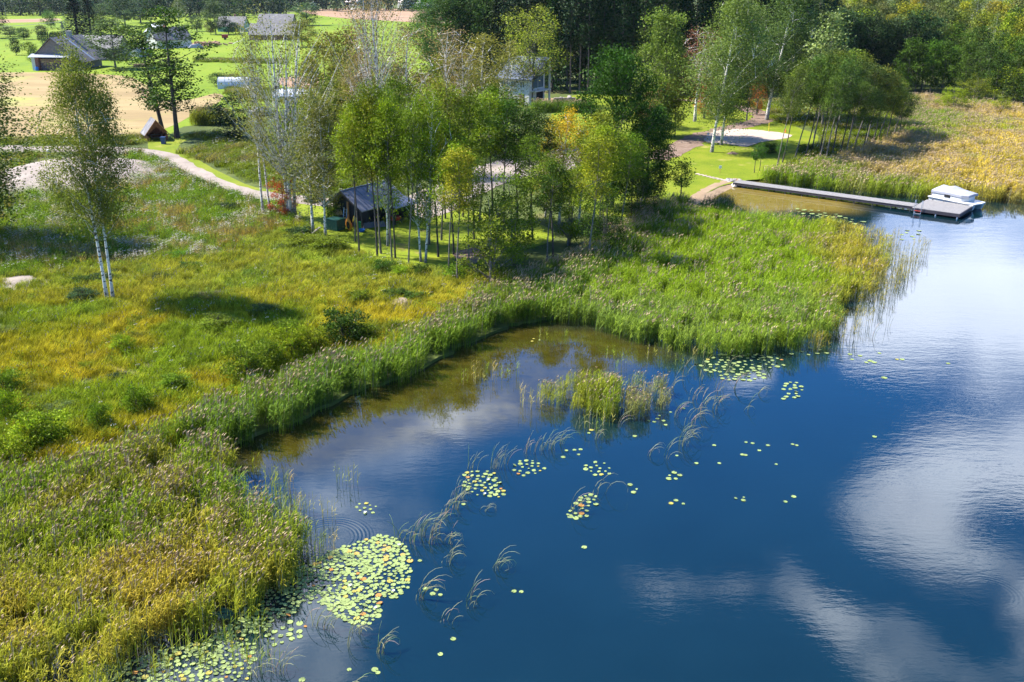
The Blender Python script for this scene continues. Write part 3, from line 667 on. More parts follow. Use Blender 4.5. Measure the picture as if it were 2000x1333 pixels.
    pts = [(905, 752), (925, 745), (935, 750), (960, 745), (985, 738), (1005, 735), (945, 735), (1190, 700), (1198, 730), (1215, 715), (1300, 705), (1270, 700), (1325, 715), (1028, 795), (1015, 790), (1045, 800), (1060, 665), (1100, 670), (665, 945), (688, 955), (600, 1000), (575, 1010), (640, 1015), (560, 970),
           (1165, 850), (1150, 840), (1185, 830), (1380, 700), (1350, 712), (620, 1100), (640, 1085), (600, 1080)]
    Pn = np.array([tuple(G(a, b, 0)) for a, b in pts]); n2 = RN.uniform(0, 1, len(pts))
    scatter('loose_reed_stems', thin, Pn, lerp(GREEN * 1.5, TAN, n2), .55 + .25 * n2, 'loose clusters of a few reed stems standing in the shallow bay')
    X, Y, px, py = sample([(1370, 418), (1400, 405), (1430, 412), (1425, 428), (1380, 430)], 2.0, 0)
    scatter('dark_reed_clump', pr, np.stack([X, Y, 0 * X], 1), np.tile(BLUEG * 1.1, (len(X), 1)), .8 + 0 * X, 'dark green reed clump at the beach end of the green bed')
    X, Y, px, py = sample([(375, 238), (395, 234), (440, 240), (450, 246), (380, 246)], 1.0, LAND_Z)
    scatter('pond_reeds', pr, np.stack([X, Y, 0 * X + .2], 1), lerp(BLUEG, OLIVE, fnoise(X, Y, 3, 2)), np.stack([1.6 + 0 * X, 1.6 + 0 * X, 1.25 + 0 * X], 1), 'strip of tall dark reeds beside the stubble field')
    X, Y, px, py = sample([(1040, 214), (1120, 212), (1150, 216), (1120, 222), (1040, 220)], .8, LAND_Z)
    scatter('yard_reeds', pr, np.stack([X, Y, 0 * X + .1], 1), lerp(BLUEG * 1.3, GREEN, fnoise(X, Y, 3, 2)), np.stack([1.6 + 0 * X, 1.6 + 0 * X, 1.0 + 0 * X], 1), 'strip of reeds in front of the white house yard')
reeds()

def meadow():
    sedge = [grass_proto(s, 52, .62, .42, .015, .5) for s in range(4)]
    rough = [grass_proto(10 + s, 34, .85, .4, .016, .4, 'blade', 3) for s in range(3)]
    straw = [grass_proto(20 + s, 30, .95, .35, .014, .3, 'blade', 12, 'straw') for s in range(3)]
    herb = [forb_proto(s, 150, .85, .5, 0) for s in range(3)] + [forb_proto(9, 130, .9, .5, 3)]
    white = [forb_proto(40 + s, 130, .85, .5, 11) for s in range(3)]
    mound_h = [(22, 340), (75, 310), (150, 298), (240, 302), (272, 330), (250, 358), (150, 368), (50, 362)]
    path_h = [(-150, 284), (270, 287), (330, 302), (360, 322), (400, 342), (460, 366), (520, 378), (660, 388), (660, 404), (560, 398), (470, 384), (420, 368), (360, 345), (320, 318), (280, 304), (-150, 304)]
    lawn_h = [(560, 398), (640, 398), (860, 402), (1060, 440), (1080, 470), (980, 500), (900, 520), (800, 515), (720, 495), (640, 468), (590, 440)]
    bare = [(0, 545), (60, 540), (75, 552), (20, 562)]
    md = [(-140, 306), (270, 302), (330, 322), (380, 350), (470, 388), (560, 402), (600, 445), (660, 478), (740, 510), (830, 528), (930, 540), (1020, 545), (1080, 520), (1080, 545), (1010, 572), (900, 600), (880, 640), (800, 685), (720, 725), (560, 775), (470, 805), (420, 830), (330, 880), (260, 915), (120, 955), (-140, 1000)]
    X, Y, px, py = sample(md, 4.6, LAND_Z, holes=(mound_h, path_h, bare), dfn=lambda X, Y, px, py: np.clip((75 / Y) ** 1.1, .28, 1))
    nz = fnoise(X, Y, 6, 1); n2 = fnoise(X, Y, 2.2, 2); n3 = fnoise(X, Y, 1.1, 3); n4 = fnoise(X * .5, Y, 5, 7)
    up = sstep(575 - py - px * .16 + 70 * (nz - .5), 0, 60)                # 1 in the rough upper meadow
    t_low = lerp(np.array((.22, .195, .010)), np.array((.14, .185, .010)), sstep(n4, .42, .66)); t_low = lerp(t_low, np.array((.28, .22, .014)), sstep(nz, .5, .72) * .7)
    t_low = lerp(t_low, np.array((.07, .11, .015)), sstep(n2, .62, .8) * .7); t_low = lerp(t_low, np.array((.17, .20, .03)), sstep(-(py - 640) / 100, 0, 1) * .5)
    t_up = lerp(np.array((.11, .17, .010)), np.array((.17, .20, .016)), n2); t_up = lerp(t_up, TAN * .85, sstep(n4, .52, .68)); t_up = lerp(t_up, BLUEG, sstep(n2, .6, .75) * .8)
    t = lerp(t_low, t_up, up) * (.8 + 1.25 * n3)[:, None]
    P = np.stack([X, Y, 0 * X + LAND_Z], 1); s = (.75 + .55 * n2) * (1 + .25 * sstep(Y, 90, 140))
    u = RN.uniform(0, 1, len(X))
    herbm = ((u < .45 * up + .06) & (n3 > .42)) | ((up > .4) & (n2 > .62)); whitem = (up > .3) & (fnoise(X, Y, 3.2, 55) > .58) & (u > .35) & ~herbm
    strawm = ~herbm & ~whitem & (up > .3) & (n4 > .50); roughm = ~herbm & ~whitem & ~strawm & (u > .86 - .3 * up); sed = ~(herbm | whitem | strawm | roughm)
    scatter('sedge_meadow', sedge, P[sed], t[sed], s[sed], 'wet olive and gold sedge meadow sloping to the reeds')
    scatter('tall_meadow_grass', rough, P[roughm], t[roughm], s[roughm], 'taller flowering grass strewn over the meadow')
    scatter('dry_meadow_grass', straw, P[strawm], lerp(TAN * 1.2, GOLD * 1.1, n2)[strawm], s[strawm], 'dry straw coloured grass in the upper meadow')
    scatter('meadow_herbs', herb, P[herbm], lerp(np.array((.085, .165, .012)), np.array((.16, .24, .02)), n3)[herbm] * 1.05, s[herbm] * 1.1, 'dark green leafy weeds of the upper meadow')
    scatter('whitish_meadow_herbs', white, P[whitem], lerp(np.array((.30, .29, .14)), TAN * 1.1, n3)[whitem], s[whitem], 'weeds gone to whitish seed in the upper meadow')
    # hollow between road and houses, rough edges of fields
    reg = [[(345, 300), (400, 285), (440, 268), (560, 300), (700, 330), (800, 345), (790, 385), (700, 385), (580, 378), (500, 362), (420, 325)],
           [(-140, 276), (300, 268), (285, 284), (-140, 284)], [(360, 268), (420, 256), (470, 268), (430, 280)], [(440, 172), (560, 176), (640, 190), (640, 215), (520, 200), (440, 186)],
           [(380, 116), (560, 118), (560, 126), (380, 122)], [(1500, 345), (1575, 305), (1610, 268), (1560, 235), (1600, 205), (1760, 205), (1740, 260), (1700, 300), (1600, 325)], [(1440, 205), (1480, 196), (1600, 205), (1560, 250), (1510, 235), (1500, 215)]]
    Xs, Ys = [], []
    for r_ in reg:
        a, b, _, _ = sample(r_, 1.3, LAND_Z); Xs.append(a); Ys.append(b)
    X = np.concatenate(Xs); Y = np.concatenate(Ys); nz = fnoise(X, Y, 5, 4); n2 = fnoise(X, Y, 1.8, 6); P = np.stack([X, Y, 0 * X + LAND_Z], 1)
    t = lerp(np.array((.09, .15, .010)), np.array((.18, .21, .014)), nz); t = lerp(t, TAN * .8, sstep(n2, .55, .75) * .6); sc = np.stack([1.7 + .6 * nz, 1.7 + .6 * nz, .75 + .5 * n2], 1)
    k = n2 > .5; scatter('rough_field_grass', rough, P[k], t[k], sc[k], 'rough grass of the hollow behind the road and of the field edges')
    scatter('rough_field_weeds', herb, P[~k], t[~k], sc[~k], 'leafy weeds of the hollow behind the road')
meadow()

# ------------------------------------------------------------------ trees
PROF = {'round': lambda u: np.sqrt(np.clip(np.sin(np.pi * (.07 + .88 * u)), 0, 1)), 'oval': lambda u: np.clip(np.sin(np.pi * (.1 + .86 * u ** .85)), 0, 1) ** .7,
        'cone': lambda u: .06 + .94 * (1 - u) ** .9, 'vase': lambda u: .3 + .7 * np.sin(np.pi * np.clip(.08 + .75 * u, 0, 1)), 'dome': lambda u: np.sqrt(np.clip(1 - u ** 2.2, .02, 1)),
        'thin': lambda u: .35 + .65 * np.sin(np.pi * (.1 + .8 * u))}
class Wood:
    def __init__(s): s.V = []; s.Q = []; s.n = 0
    def tube(s, P, rad, k=5):
        P = np.asarray(P, float); n = len(P); D = np.gradient(P, axis=0); D /= np.linalg.norm(D, axis=1)[:, None] + 1e-9
        ref = np.where(np.abs(D[:, 2:3]) > .9, [[1., 0, 0]], [[0, 0, 1.]]); U = np.cross(D, ref); U /= np.linalg.norm(U, axis=1)[:, None] + 1e-9; W = np.cross(D, U)
        a = np.arange(k) * 2 * np.pi / k; V = P[:, None] + (U[:, None] * np.cos(a)[None, :, None] + W[:, None] * np.sin(a)[None, :, None]) * np.asarray(rad)[:, None, None]
        i, j = np.meshgrid(np.arange(n - 1), np.arange(k), indexing='ij'); A = i * k + j; B = i * k + (j + 1) % k
        s.V.append(V.reshape(-1, 3)); s.Q.append(np.stack([A, B, B + k, A + k], -1).reshape(-1, 4) + s.n); s.n += n * k
    def mesh(s, name, mats): return np_mesh(name, np.concatenate(s.V), np.concatenate(s.Q), mats, smooth=True)
class Proto: pass
def tree(seed, H, Rm, base=.3, prof='oval', targets=70, mains=12, leaves=5000, size=.2, cr=.55, droop=0.0, up=.9, lean=0.0, tr=.14, stems=None, bark='bark', leafm='leaf', strands=False, wob=.25, along=.45, up_z=.35, flat=.75, inner=.35, split_crown=0):
    r = np.random.RandomState(seed); wd = Wood(); L = []; lv = []
    stems = stems or [(0, 0, lean, 0, 1.0)]          # x, y foot; x, y drift of the top; relative height
    T = max(4, int(targets / len(stems))); Lc = max(50, int(leaves / len(stems)))
    for (sx, sy, dx, dy, rh) in stems:
        h = H * rh; n = 9; z = np.linspace(0, 1, n); ph = r.uniform(0, 6, 2)
        P = np.stack([sx + dx * z ** 1.3 + wob * np.sin(z * 5 + ph[0]) * z * .5, sy + dy * z ** 1.3 + wob * np.sin(z * 4 + ph[1]) * z * .5, z * h * .97 - .1 * (z == 0)], 1)
        rad = tr * rh * (1 - z) ** .8 + .012; rad[0] *= 1.35; wd.tube(P, rad, 6)
        def trunk_at(t): return np.array([np.interp(t, z, P[:, c]) for c in range(3)])
        mainp = []; fz = r.uniform(0, 6.28, 4); irr = 0 if prof in ('cone', 'dome') else 1
        for i in range(T):
            u = ((i + r.uniform(0, 1)) / T); isM = i % max(1, T // max(1, mains)) == 0
            az = i * 2.4 + r.uniform(-.5, .5); pr = float(PROF[prof](np.array(u)))
            rr = Rm * pr * (r.uniform(.75, 1.05) if isM else np.sqrt(r.uniform(inner ** 2, 1)))
            rr *= 1 + irr * (.30 * math.sin(2 * az + fz[0] + 5 * u) + .22 * math.sin(3 * az + fz[1] - 9 * u) + .2 * math.sin(11 * u + fz[2]))
            zt = h * (base + (1 - base) * u) * r.uniform(.95, 1.03); zs = max(h * base * .75, zt - rr * up)
            c = trunk_at(min(1, zt / h)); tgt = np.array([c[0] + math.cos(az) * rr, c[1] + math.sin(az) * rr, zt])
            s0 = trunk_at(min(.985, zs / h)); r0 = max(.012, tr * rh * (1 - zs / h) ** .8 * .5)
            if not isM and len(mainp) > 2 and rr > Rm * .3:
                MP = np.concatenate(mainp); dd = np.linalg.norm(MP - tgt, axis=1) + 2 * np.clip(MP[:, 2] - tgt[2], 0, 9); q = MP[dd.argmin()]
                if dd.min() < np.linalg.norm(s0 - tgt): s0 = q; r0 = .03
            k = 4; tt = np.linspace(0, 1, k + 1)[:, None]; mid = (s0 + tgt) / 2 + np.array([0, 0, -.12 * rr * (1 if up < .6 else -1) * .5])
            B = s0 * (1 - tt) ** 2 + mid * 2 * tt * (1 - tt) + tgt * tt ** 2; B[1:-1] += r.normal(0, .06 * rr * .5 + .01, (k - 1, 3))
            if strands: B[-1, 2] -= .1 * rr
            wd.tube(B, np.linspace(min(r0, .042 if bark == 'birch' else .09), .007, k + 1), 4 if isM else 3)
            if isM: mainp.append(B[1:])
            m = max(3, int(Lc / T * r.uniform(.5, 1.5))); tv = r.uniform(0, 1)
            a = r.uniform(0, 1, m); on = B[-1] * 1.0 + (B[-3] - B[-1]) * (a * along)[:, None] * r.uniform(.3, 1.6)
            off = r.normal(0, 1, (m, 3)) * np.array([1, 1, flat]) * cr * r.uniform(.7, 1.25)
            C_ = on + off
            if droop: C_[:, 2] -= np.abs(r.exponential(droop, m)) * (.4 + .6 * np.linalg.norm(off[:, :2], axis=1) / cr)
            C_[:, 2] = np.maximum(C_[:, 2], .25)
            L.append(C_); lv.append(np.clip(.6 * tv + .4 * r.uniform(0, 1, m), 0, 1))
    Cn = np.concatenate(L); V, Q = leaf_quads(r, Cn, size, up_z); p = Proto()
    p.trunk = wd.mesh('trunk', [M[bark]]); p.crown = np_mesh('crown', V, Q, [M[leafm]], np.concatenate(lv)); p.H = H; p.R = Rm; return p
def spruce(seed, H=22, Rm=3.2, leaves=3600, size=.5, base=.04):
    r = np.random.RandomState(seed); wd = Wood(); wd.tube([(0, 0, -.1), (.05, 0, H * .5), (0, 0, H)], [.26, .15, .02], 6); L = []; lv = []
    wh = int(H * 1.5); per = max(6, int(leaves / (wh * 8)))
    for i in range(wh):
        u = i / wh; z = H * (base + (1 - base) * u); R_ = Rm * ((1 - u) ** .85 + .04) * r.uniform(.85, 1.1)
        for k in range(8):
            az = k * .785 + i * .5 + r.uniform(-.25, .25); rr = R_ * r.uniform(.75, 1.1); t = r.uniform(.1, 1, per) ** .7; v = r.uniform(0, 1)
            c = np.stack([math.cos(az) * rr * t, math.sin(az) * rr * t, z - .28 * rr * t + .1 * rr * t ** 3], 1) + r.normal(0, .14, (per, 3)); L.append(c); lv.append(np.clip(.6 * v + .4 * r.uniform(0, 1, per), 0, 1))
            if k % 2 == 0: wd.tube([(0, 0, z), (math.cos(az) * rr * .8, math.sin(az) * rr * .8, z - .2 * rr)], [.03, .01], 3)
    Cn = np.concatenate(L); V, Q = leaf_quads(r, Cn, size, .5); p = Proto(); p.trunk = wd.mesh('trunk', [M['bark']]); p.crown = np_mesh('crown', V, Q, [M['needle']], np.concatenate(lv)); p.H = H; p.R = Rm; return p
PR = {}
PR['twin'] = [tree(1, 20, 3.2, .38, 'oval', 130, 24, 44000, .15, .52, .5, .9, tr=.15, stems=[(0, 0, -.35, .2, 1), (.5, .1, .35, 0, .93)], bark='birch', leafm='leaf_fine', wob=.5)]
PR['edge'] = [tree(2, 20, 3.6, .18, 'oval', 130, 22, 34000, .19, .7, .5, 1.0, tr=.2, bark='birch', leafm='leaf_fine')]
PR['bare'] = [tree(10 + s, 17, 1.9, .42, 'thin', 90, 22, 3400, .15, .5, .3, 2.2, lean=.3, tr=.14, bark='birch', leafm='leaf_fine', wob=.5) for s in range(3)]
PR['vase'] = [tree(14, 17, 3.4, .28, 'vase', 150, 26, 9500, .15, .55, .35, 1.9, tr=.15, stems=[(0, 0, -.6, .1, 1), (.3, .2, 1.6, .2, .96), (.15, -.1, .5, -.5, .9)], bark='birch', leafm='leaf_fine', wob=.5)]
PR['birch'] = [tree(20 + s, 15, 2.2, .3, 'oval', 90, 16, 7000, .17, .45, .35, 1.2, lean=.4, tr=.12, bark='birch', leafm='leaf_fine', wob=.4) for s in range(3)]
PR['weep'] = [tree(24, 22, 4.3, .28, 'oval', 150, 24, 26000, .22, .7, .8, 1.0, lean=2.6, tr=.2, bark='birch', leafm='leaf_fine', wob=.5), tree(25, 22, 3.8, .3, 'round', 140, 20, 24000, .22, .7, .8, 1.0, lean=2.2, tr=.18, bark='birch', leafm='leaf_fine', wob=.6)]
PR['alder'] = [tree(30 + s, 16, 2.5, (.56, .52, .6, .54)[s], 'oval', 62, 14, 6600, .2, .46, .0, .7, along=.3, lean=(.3, -.3, .5, 0)[s], tr=.105, bark=('bark_pale', 'bark')[s % 2], wob=.5) for s in range(4)]
PR['low'] = [tree(36 + s, 8, 2.4, .12, 'round', 60, 14, 6500, .19, .42, .0, .7, along=.3, tr=.1, stems=[(0, 0, -.3, 0, 1), (.2, .1, .5, .1, .9), (-.1, .15, .2, .6, .85)], bark='bark_pale', wob=.3) for s in range(2)]
PR['tall'] = [tree(40 + s, 18, 3.0, .24, 'thin', 95, 30, 5200, .3, .55, .1, .35, lean=(-1.6, .3)[s], tr=.24, bark='bark', wob=.3, flat=.45) for s in range(2)]
PR['broad'] = [tree(44 + s, 17, 5.0, .1, 'round', 150, 30, 24000, .28, .68, .0, .7, along=.3, tr=.26, bark='bark', wob=.4) for s in range(2)]
PR['airy'] = [tree(48, 19, 4.6, .36, 'round', 130, 22, 7000, .26, .6, .1, 1.1, tr=.16, stems=[(0, 0, -.6, 0, 1), (.1, 0, .9, .2, .97)], bark='bark', wob=.3)]
PR['wood'] = [tree(52 + s, 17, 3.9, (.12, .2, .16, .24)[s], ('round', 'oval', 'dome', 'oval')[s], 60, 10, 4600, .42, .72, .0, .8, along=.3, tr=.16, bark='bark_pale') for s in range(4)]
PR['pine'] = [tree(58 + s, 26, 2.5, .42, 'thin', 80, 10, 2600, .5, .75, .05, .2, tr=.2, bark='pine_bark', leafm='needle', wob=.3) for s in range(3)]
PR['spruce'] = [spruce(62 + s) for s in range(2)]
PR['far'] = [tree(66 + s, 16, 4.6, .04, ('round', 'dome', 'oval')[s], 45, 5, 900, 1.1, 1.1, 0, .8, tr=.25) for s in range(3)]
PR['apple'] = [tree(70 + s, 6, 2.8, .2, 'round', 60, 10, 2600, .32, .5, 0, .6, tr=.14) for s in range(2)]
PR['ball'] = [tree(74 + s, 4.6, 1.0, .5, 'round', 50, 8, 2200, .13, .22, 0, .4, tr=.06, inner=.5) for s in range(2)]
PR['sapling'] = [tree(78 + s, 3, .55, .3, 'thin', 22, 6, 220, .13, .14, 0, 1.2, tr=.025) for s in range(2)]
PR['thuja'] = [tree(80, 3, .5, .02, 'dome', 40, 4, 1100, .16, .12, 0, 1.5, tr=.05, leafm='needle')]
PR['bush'] = [tree(84 + s, 1.8, 1.15, .05, 'dome', 46, 10, 4200, .12, .2, 0, .8, tr=.03, stems=[(0, 0, -.2, 0, 1), (.2, .1, .4, .1, .9), (-.2, .1, -.4, .3, .85), (0, -.2, .1, -.4, .9)]) for s in range(3)]
PR['shrub'] = [tree(88, 1.0, .35, .05, 'oval', 16, 5, 240, .09, .1, 0, 1.2, tr=.015)]
cnt = {}
def plant(kind, bx, by, ty, wpx, col, label, group=None, name='tree', cat='tree', idx=None, lean=0.0, rz=None, z=LAND_Z, h=None, sink=0.0, jc=.12):
    cnt[kind] = cnt.get(kind, -1) + 1
    p = PR[kind][(cnt[kind] if idx is None else idx) % len(PR[kind])]
    loc = G(bx, by, z); hh = h if h else top_h(bx, by, ty) - z; sz = hh / p.H; sx = (wpx * mpp(bx, by) / 2 / p.R) if wpx else sz
    e = empty(name, loc, random.uniform(-.5, .5) if rz is None else rz, label, cat, group, (sx, sx, sz)); e.rotation_euler[1] = lean; e.location.z -= sink
    j = [1 + random.uniform(-jc, jc) for _ in range(2)]
    c = (col[0] * j[0], col[1] * j[1], col[2] * j[0])
    link('trunk', p.trunk, e); link('crown', p.crown, e, color=c); return e
GR = (.115, .170, .010); GR2 = (.185, .235, .010); DK = (.048, .088, .010); YG = (.27, .29, .016); OL = (.185, .185, .026); TN = (.30, .20, .06); YE = (.46, .33, .015); BG = (.030, .058, .018); PG = (.15, .18, .04)
ORD = ['first', 'second', 'third', 'fourth', 'fifth', 'sixth', 'seventh', 'eighth', 'ninth', 'tenth', 'eleventh', 'twelfth', 'thirteenth', 'fourteenth', 'fifteenth', 'sixteenth', 'seventeenth', 'eighteenth', 'nineteenth', 'twentieth']
def ordn(i):
    i += 1
    if i <= 20: return ORD[i - 1]
    tens = {2: 'twenty', 3: 'thirty', 4: 'forty', 5: 'fifty', 6: 'sixty', 7: 'seventy'}[i // 10]
    return tens + ('-' + ORD[i % 10 - 1] if i % 10 else 'th') if i % 10 else tens[:-1] + 'ieth'
# the trees of the left and of the middle distance
plant('edge', -32, 470, 58, 215, (.17, .215, .030), 'birch cut off by the left edge of the photo, only its drooping crown showing', name='birch_tree', rz=0)
plant('twin', 210, 590, 82, 132, (.17, .215, .030), 'tall twin-stemmed birch standing alone in the meadow, white trunks', name='birch_tree', rz=.2)
plant('tall', 318, 262, 42, 100, DK, 'leaning dark alder behind the little red hut', name='alder_tree', idx=0, rz=0)
plant('tall', 346, 270, 8, 110, DK, 'straight dark alder with broken layered crown right of the red hut', name='alder_tree', idx=1, rz=0)
plant('bare', 514, 420, 34, 60, (.24, .20, .05), 'thin half-bare birch in front of the greenhouse, left of its pair', name='birch_tree', idx=0, rz=0)
plant('bare', 528, 419, 60, 50, (.22, .20, .05), 'thin half-bare birch in front of the greenhouse, right of its pair', name='birch_tree', idx=1, lean=-.05, rz=0)
plant('vase', 566, 428, 6, 170, (.20, .18, .05), 'largest white birch, many-stemmed and half bare, left of the black shed', name='birch_tree', rz=0)
plant('birch', 612, 458, 175, 95, (.17, .17, .04), 'slim birch left of the black shed, branches from the foot of the roof up', name='birch_tree', idx=0)
plant('birch', 636, 466, 190, 85, (.17, .17, .035), 'slim birch at the left gable of the black shed', name='birch_tree', idx=1)
plant('bare', 722, 335, -20, 75, (.24, .20, .08), 'tall bare white birch behind the grove, left of the two tallest', name='birch_tree', idx=2, rz=0)
plant('vase', 745, 340, -35, 120, (.23, .20, .08), 'tall bare white birch with forked top behind the grove, right of the two tallest', name='birch_tree', rz=2)
plant('bare', 800, 305, 45, 95, (.27, .20, .08), 'half-bare tan birch between the tall white birches and the dark trees', name='birch_tree', idx=1, rz=1)
plant('bare', 878, 300, 50, 85, (.30, .19, .09), 'half-bare pinkish birch in front of the dark trees', name='birch_tree', idx=0, rz=2)
plant('bare', 908, 290, 72, 80, (.28, .21, .06), 'half-bare birch with white trunk left of the white house', name='birch_tree', idx=2, rz=3)
plant('birch', 940, 285, 62, 95, (.27, .24, .05), 'yellowing birch close to the left side of the white house', name='birch_tree', idx=2)
plant('birch', 985, 280, 82, 85, (.24, .22, .05), 'yellowing birch in front of the white house', name='birch_tree', idx=0)
plant('birch', 690, 325, 120, 110, OL, 'olive birch behind the grove, below the tall white birches', name='birch_tree', idx=1)
plant('airy', 1037, 206, 12, 115, (.24, .28, .03), 'yellow-green forked tree in front of the white house', rz=0)
plant('broad', 1195, 405, 98, 135, (.034, .085, .008), 'large dark green tree in the middle, taller left one of two', idx=0)
plant('broad', 1262, 398, 205, 110, (.036, .085, .008), 'large dark green tree in the middle, lower right one with bare trunk foot', idx=1)
plant('broad', 1292, 268, 28, 118, (.13, .20, .03), 'tall light green tree behind the large dark tree', idx=1)
plant('bare', 1357, 238, 52, 75, (.26, .14, .08), 'thin tree with rusty brown leaves on the round lawn', idx=0, name='tree', rz=0)
plant('weep', 1390, 298, -22, 120, (.17, .21, .05), 'leaning birch at the sand court, left of the crossing pair', name='birch_tree', idx=0, rz=0)
plant('weep', 1408, 284, 0, 110, (.13, .165, .045), 'leaning birch at the sand court, right of the crossing pair', name='birch_tree', idx=1, rz=0)
plant('weep', 1497, 235, -40, 125, (.12, .155, .045), 'tall leaning birch behind the sand court', name='birch_tree', idx=0, rz=0)
plant('alder', 1458, 236, 110, 60, (.16, .14, .04), 'small reddish-olive tree at the bend of the dirt path', idx=2)
plant('alder', 1318, 268, 150, 45, OL, 'thin ivy-grown tree left of the leaning birches', idx=1)
plant('wood', 1605, 250, 28, 100, (.19, .22, .08), 'pale grey-green willow at the edge of the wood', name='willow_tree', idx=2)
plant('wood', 1560, 232, 60, 90, (.11, .15, .05), 'grey-green tree left of the pale willow', idx=1)
plant('wood', 460, 272, 182, 90, BG, 'dark bushy tree at the corner of the hollow', idx=0)
plant('apple', 428, 168, 142, 44, (.05, .10, .02), 'small dark round tree left of the greenhouse', idx=0)
plant('apple', 458, 165, 143, 34, (.12, .14, .04), 'small olive tree behind the greenhouse', idx=1)
plant('wood', 226, 134, 38, 88, (.075, .12, .03), 'grey-green tree behind the old barn', idx=1)
plant('broad', 885, 165, -20, 125, (.05, .11, .02), 'big dark green tree left of the wood, behind the bare birches', idx=0)
plant('broad', 845, 130, -5, 80, (.07, .14, .02), 'dark green tree in front of the ploughed field', idx=1)
plant('broad', 940, 160, -10, 90, (.06, .11, .025), 'dark tree between the big dark tree and the wood', idx=0)
# olive trees that fill the ground behind the white birches
fill = [(585, 330, 205, 80, GR), (625, 322, 190, 85, GR2), (660, 318, 180, 80, GR), (640, 250, 70, 85, OL), (680, 235, 60, 90, OL), (610, 215, 110, 60, OL), (705, 300, 165, 80, GR2), (740, 312, 150, 90, GR), (560, 285, 215, 60, GR2), (780, 290, 120, 70, OL), (825, 292, 130, 80, GR), (700, 215, 100, 60, OL), (655, 290, 150, 70, GR), (870, 250, 110, 70, GR2), (925, 262, 130, 60, OL)]
for i, f in enumerate(sorted(fill)):
    plant('wood', *f[:4], f[4], f'bushy tree behind the white birches and the grove, {ordn(i)} of them from the left', 'bushy trees behind the white birches')
# the grove: foot, crown top, width, colour, prototype
grove = [(694, 472, 205, 62, GR2, 'alder'), (702, 500, 205, 72, GR2, 'alder'), (737, 502, 180, 78, GR2, 'alder'), (744, 496, 165, 80, GR, 'alder'), (757, 482, 172, 70, GR2, 'birch'), (761, 468, 158, 80, GR, 'alder'),
         (766, 511, 200, 70, GR2, 'alder'), (772, 504, 182, 72, GR, 'alder'), (798, 521, 215, 70, GR, 'alder'), (822, 512, 190, 70, GR2, 'birch'), (831, 514, 172, 78, GR2, 'birch'), (838, 478, 160, 80, OL, 'alder'), (856, 503, 190, 80, GR, 'alder'), (862, 470, 175, 80, GR2, 'alder'),
         (876, 545, 285, 75, GR2, 'alder'), (886, 498, 225, 80, GR, 'alder'), (893, 553, 292, 80, YG, 'alder'), (917, 530, 300, 70, GR, 'alder'), (926, 468, 180, 95, GR, 'alder'), (936, 440, 185, 80, GR2, 'alder'), (962, 430, 170, 90, GR, 'alder'), (985, 445, 200, 85, DK, 'alder'), (1010, 432, 185, 90, GR, 'alder'), (1035, 440, 215, 85, DK, 'alder'),
         (960, 562, 375, 100, GR, 'low'), (1000, 520, 330, 90, GR, 'low'), (1040, 470, 265, 75, GR, 'alder'), (1080, 512, 302, 90, GR, 'alder'), (1068, 520, 320, 70, DK, 'alder'), (1092, 440, 215, 85, YE, 'birch'), (1130, 442, 240, 80, (.36, .34, .03), 'birch'), (1065, 425, 222, 60, YE, 'birch'),
         (1148, 526, 268, 85, GR2, 'alder'), (1172, 470, 250, 85, GR2, 'alder'), (1186, 458, 235, 85, GR, 'alder'), (1212, 450, 262, 70, GR, 'alder'), (1160, 430, 225, 80, GR2, 'alder'), (1232, 430, 280, 70, DK, 'alder'), (905, 425, 200, 70, GR2, 'alder'), (800, 430, 165, 80, GR, 'alder'), (870, 428, 175, 70, OL, 'alder'), (720, 435, 190, 70, GR2, 'alder'), (1110, 480, 300, 70, GR2, 'low'), (1180, 500, 350, 70, DK, 'low'), (1245, 440, 340, 70, DK, 'low')]
words = {'alder': 'alder', 'birch': 'white-stemmed birch', 'low': 'low bushy alder'}
for i, g in enumerate(sorted(grove)):
    plant(g[5], *g[:4], g[4], f'slender {words[g[5]]} of the lakeside grove, {ordn(i)} grove tree from the left', 'trees of the lakeside grove', 'birch_tree' if g[5] == 'birch' else 'alder_tree', lean=random.uniform(-.04, .07))
# wind-bent alders on the bank of the far reed bed
rg = [(1517, 328, 130, 46), (1528, 318, 118, 50), (1553, 308, 110, 60), (1571, 312, 105, 62), (1585, 300, 112, 60), (1600, 300, 100, 64), (1612, 318, 122, 60), (1625, 305, 110, 62), (1640, 302, 118, 62), (1655, 285, 108, 60), (1668, 290, 128, 64), (1690, 288, 132, 64), (1702, 286, 140, 62), (1715, 275, 150, 60), (1728, 282, 160, 58), (1742, 278, 178, 52), (1755, 268, 188, 44), (1598, 325, 150, 50), (1650, 310, 160, 52), (1682, 305, 175, 50), (1590, 270, 95, 60), (1630, 265, 98, 60)]
for i, g in enumerate(sorted(rg)):
    plant('alder', *g, ((.09, .14, .022), (.135, .175, .02), (.07, .115, .024))[i % 3], f'wind-bent slender alder on the bank behind the jetty, {ordn(i)} of the group from the left', 'wind-bent alders behind the jetty', 'alder_tree', lean=random.uniform(.08, .2), rz=random.uniform(-.3, .3))
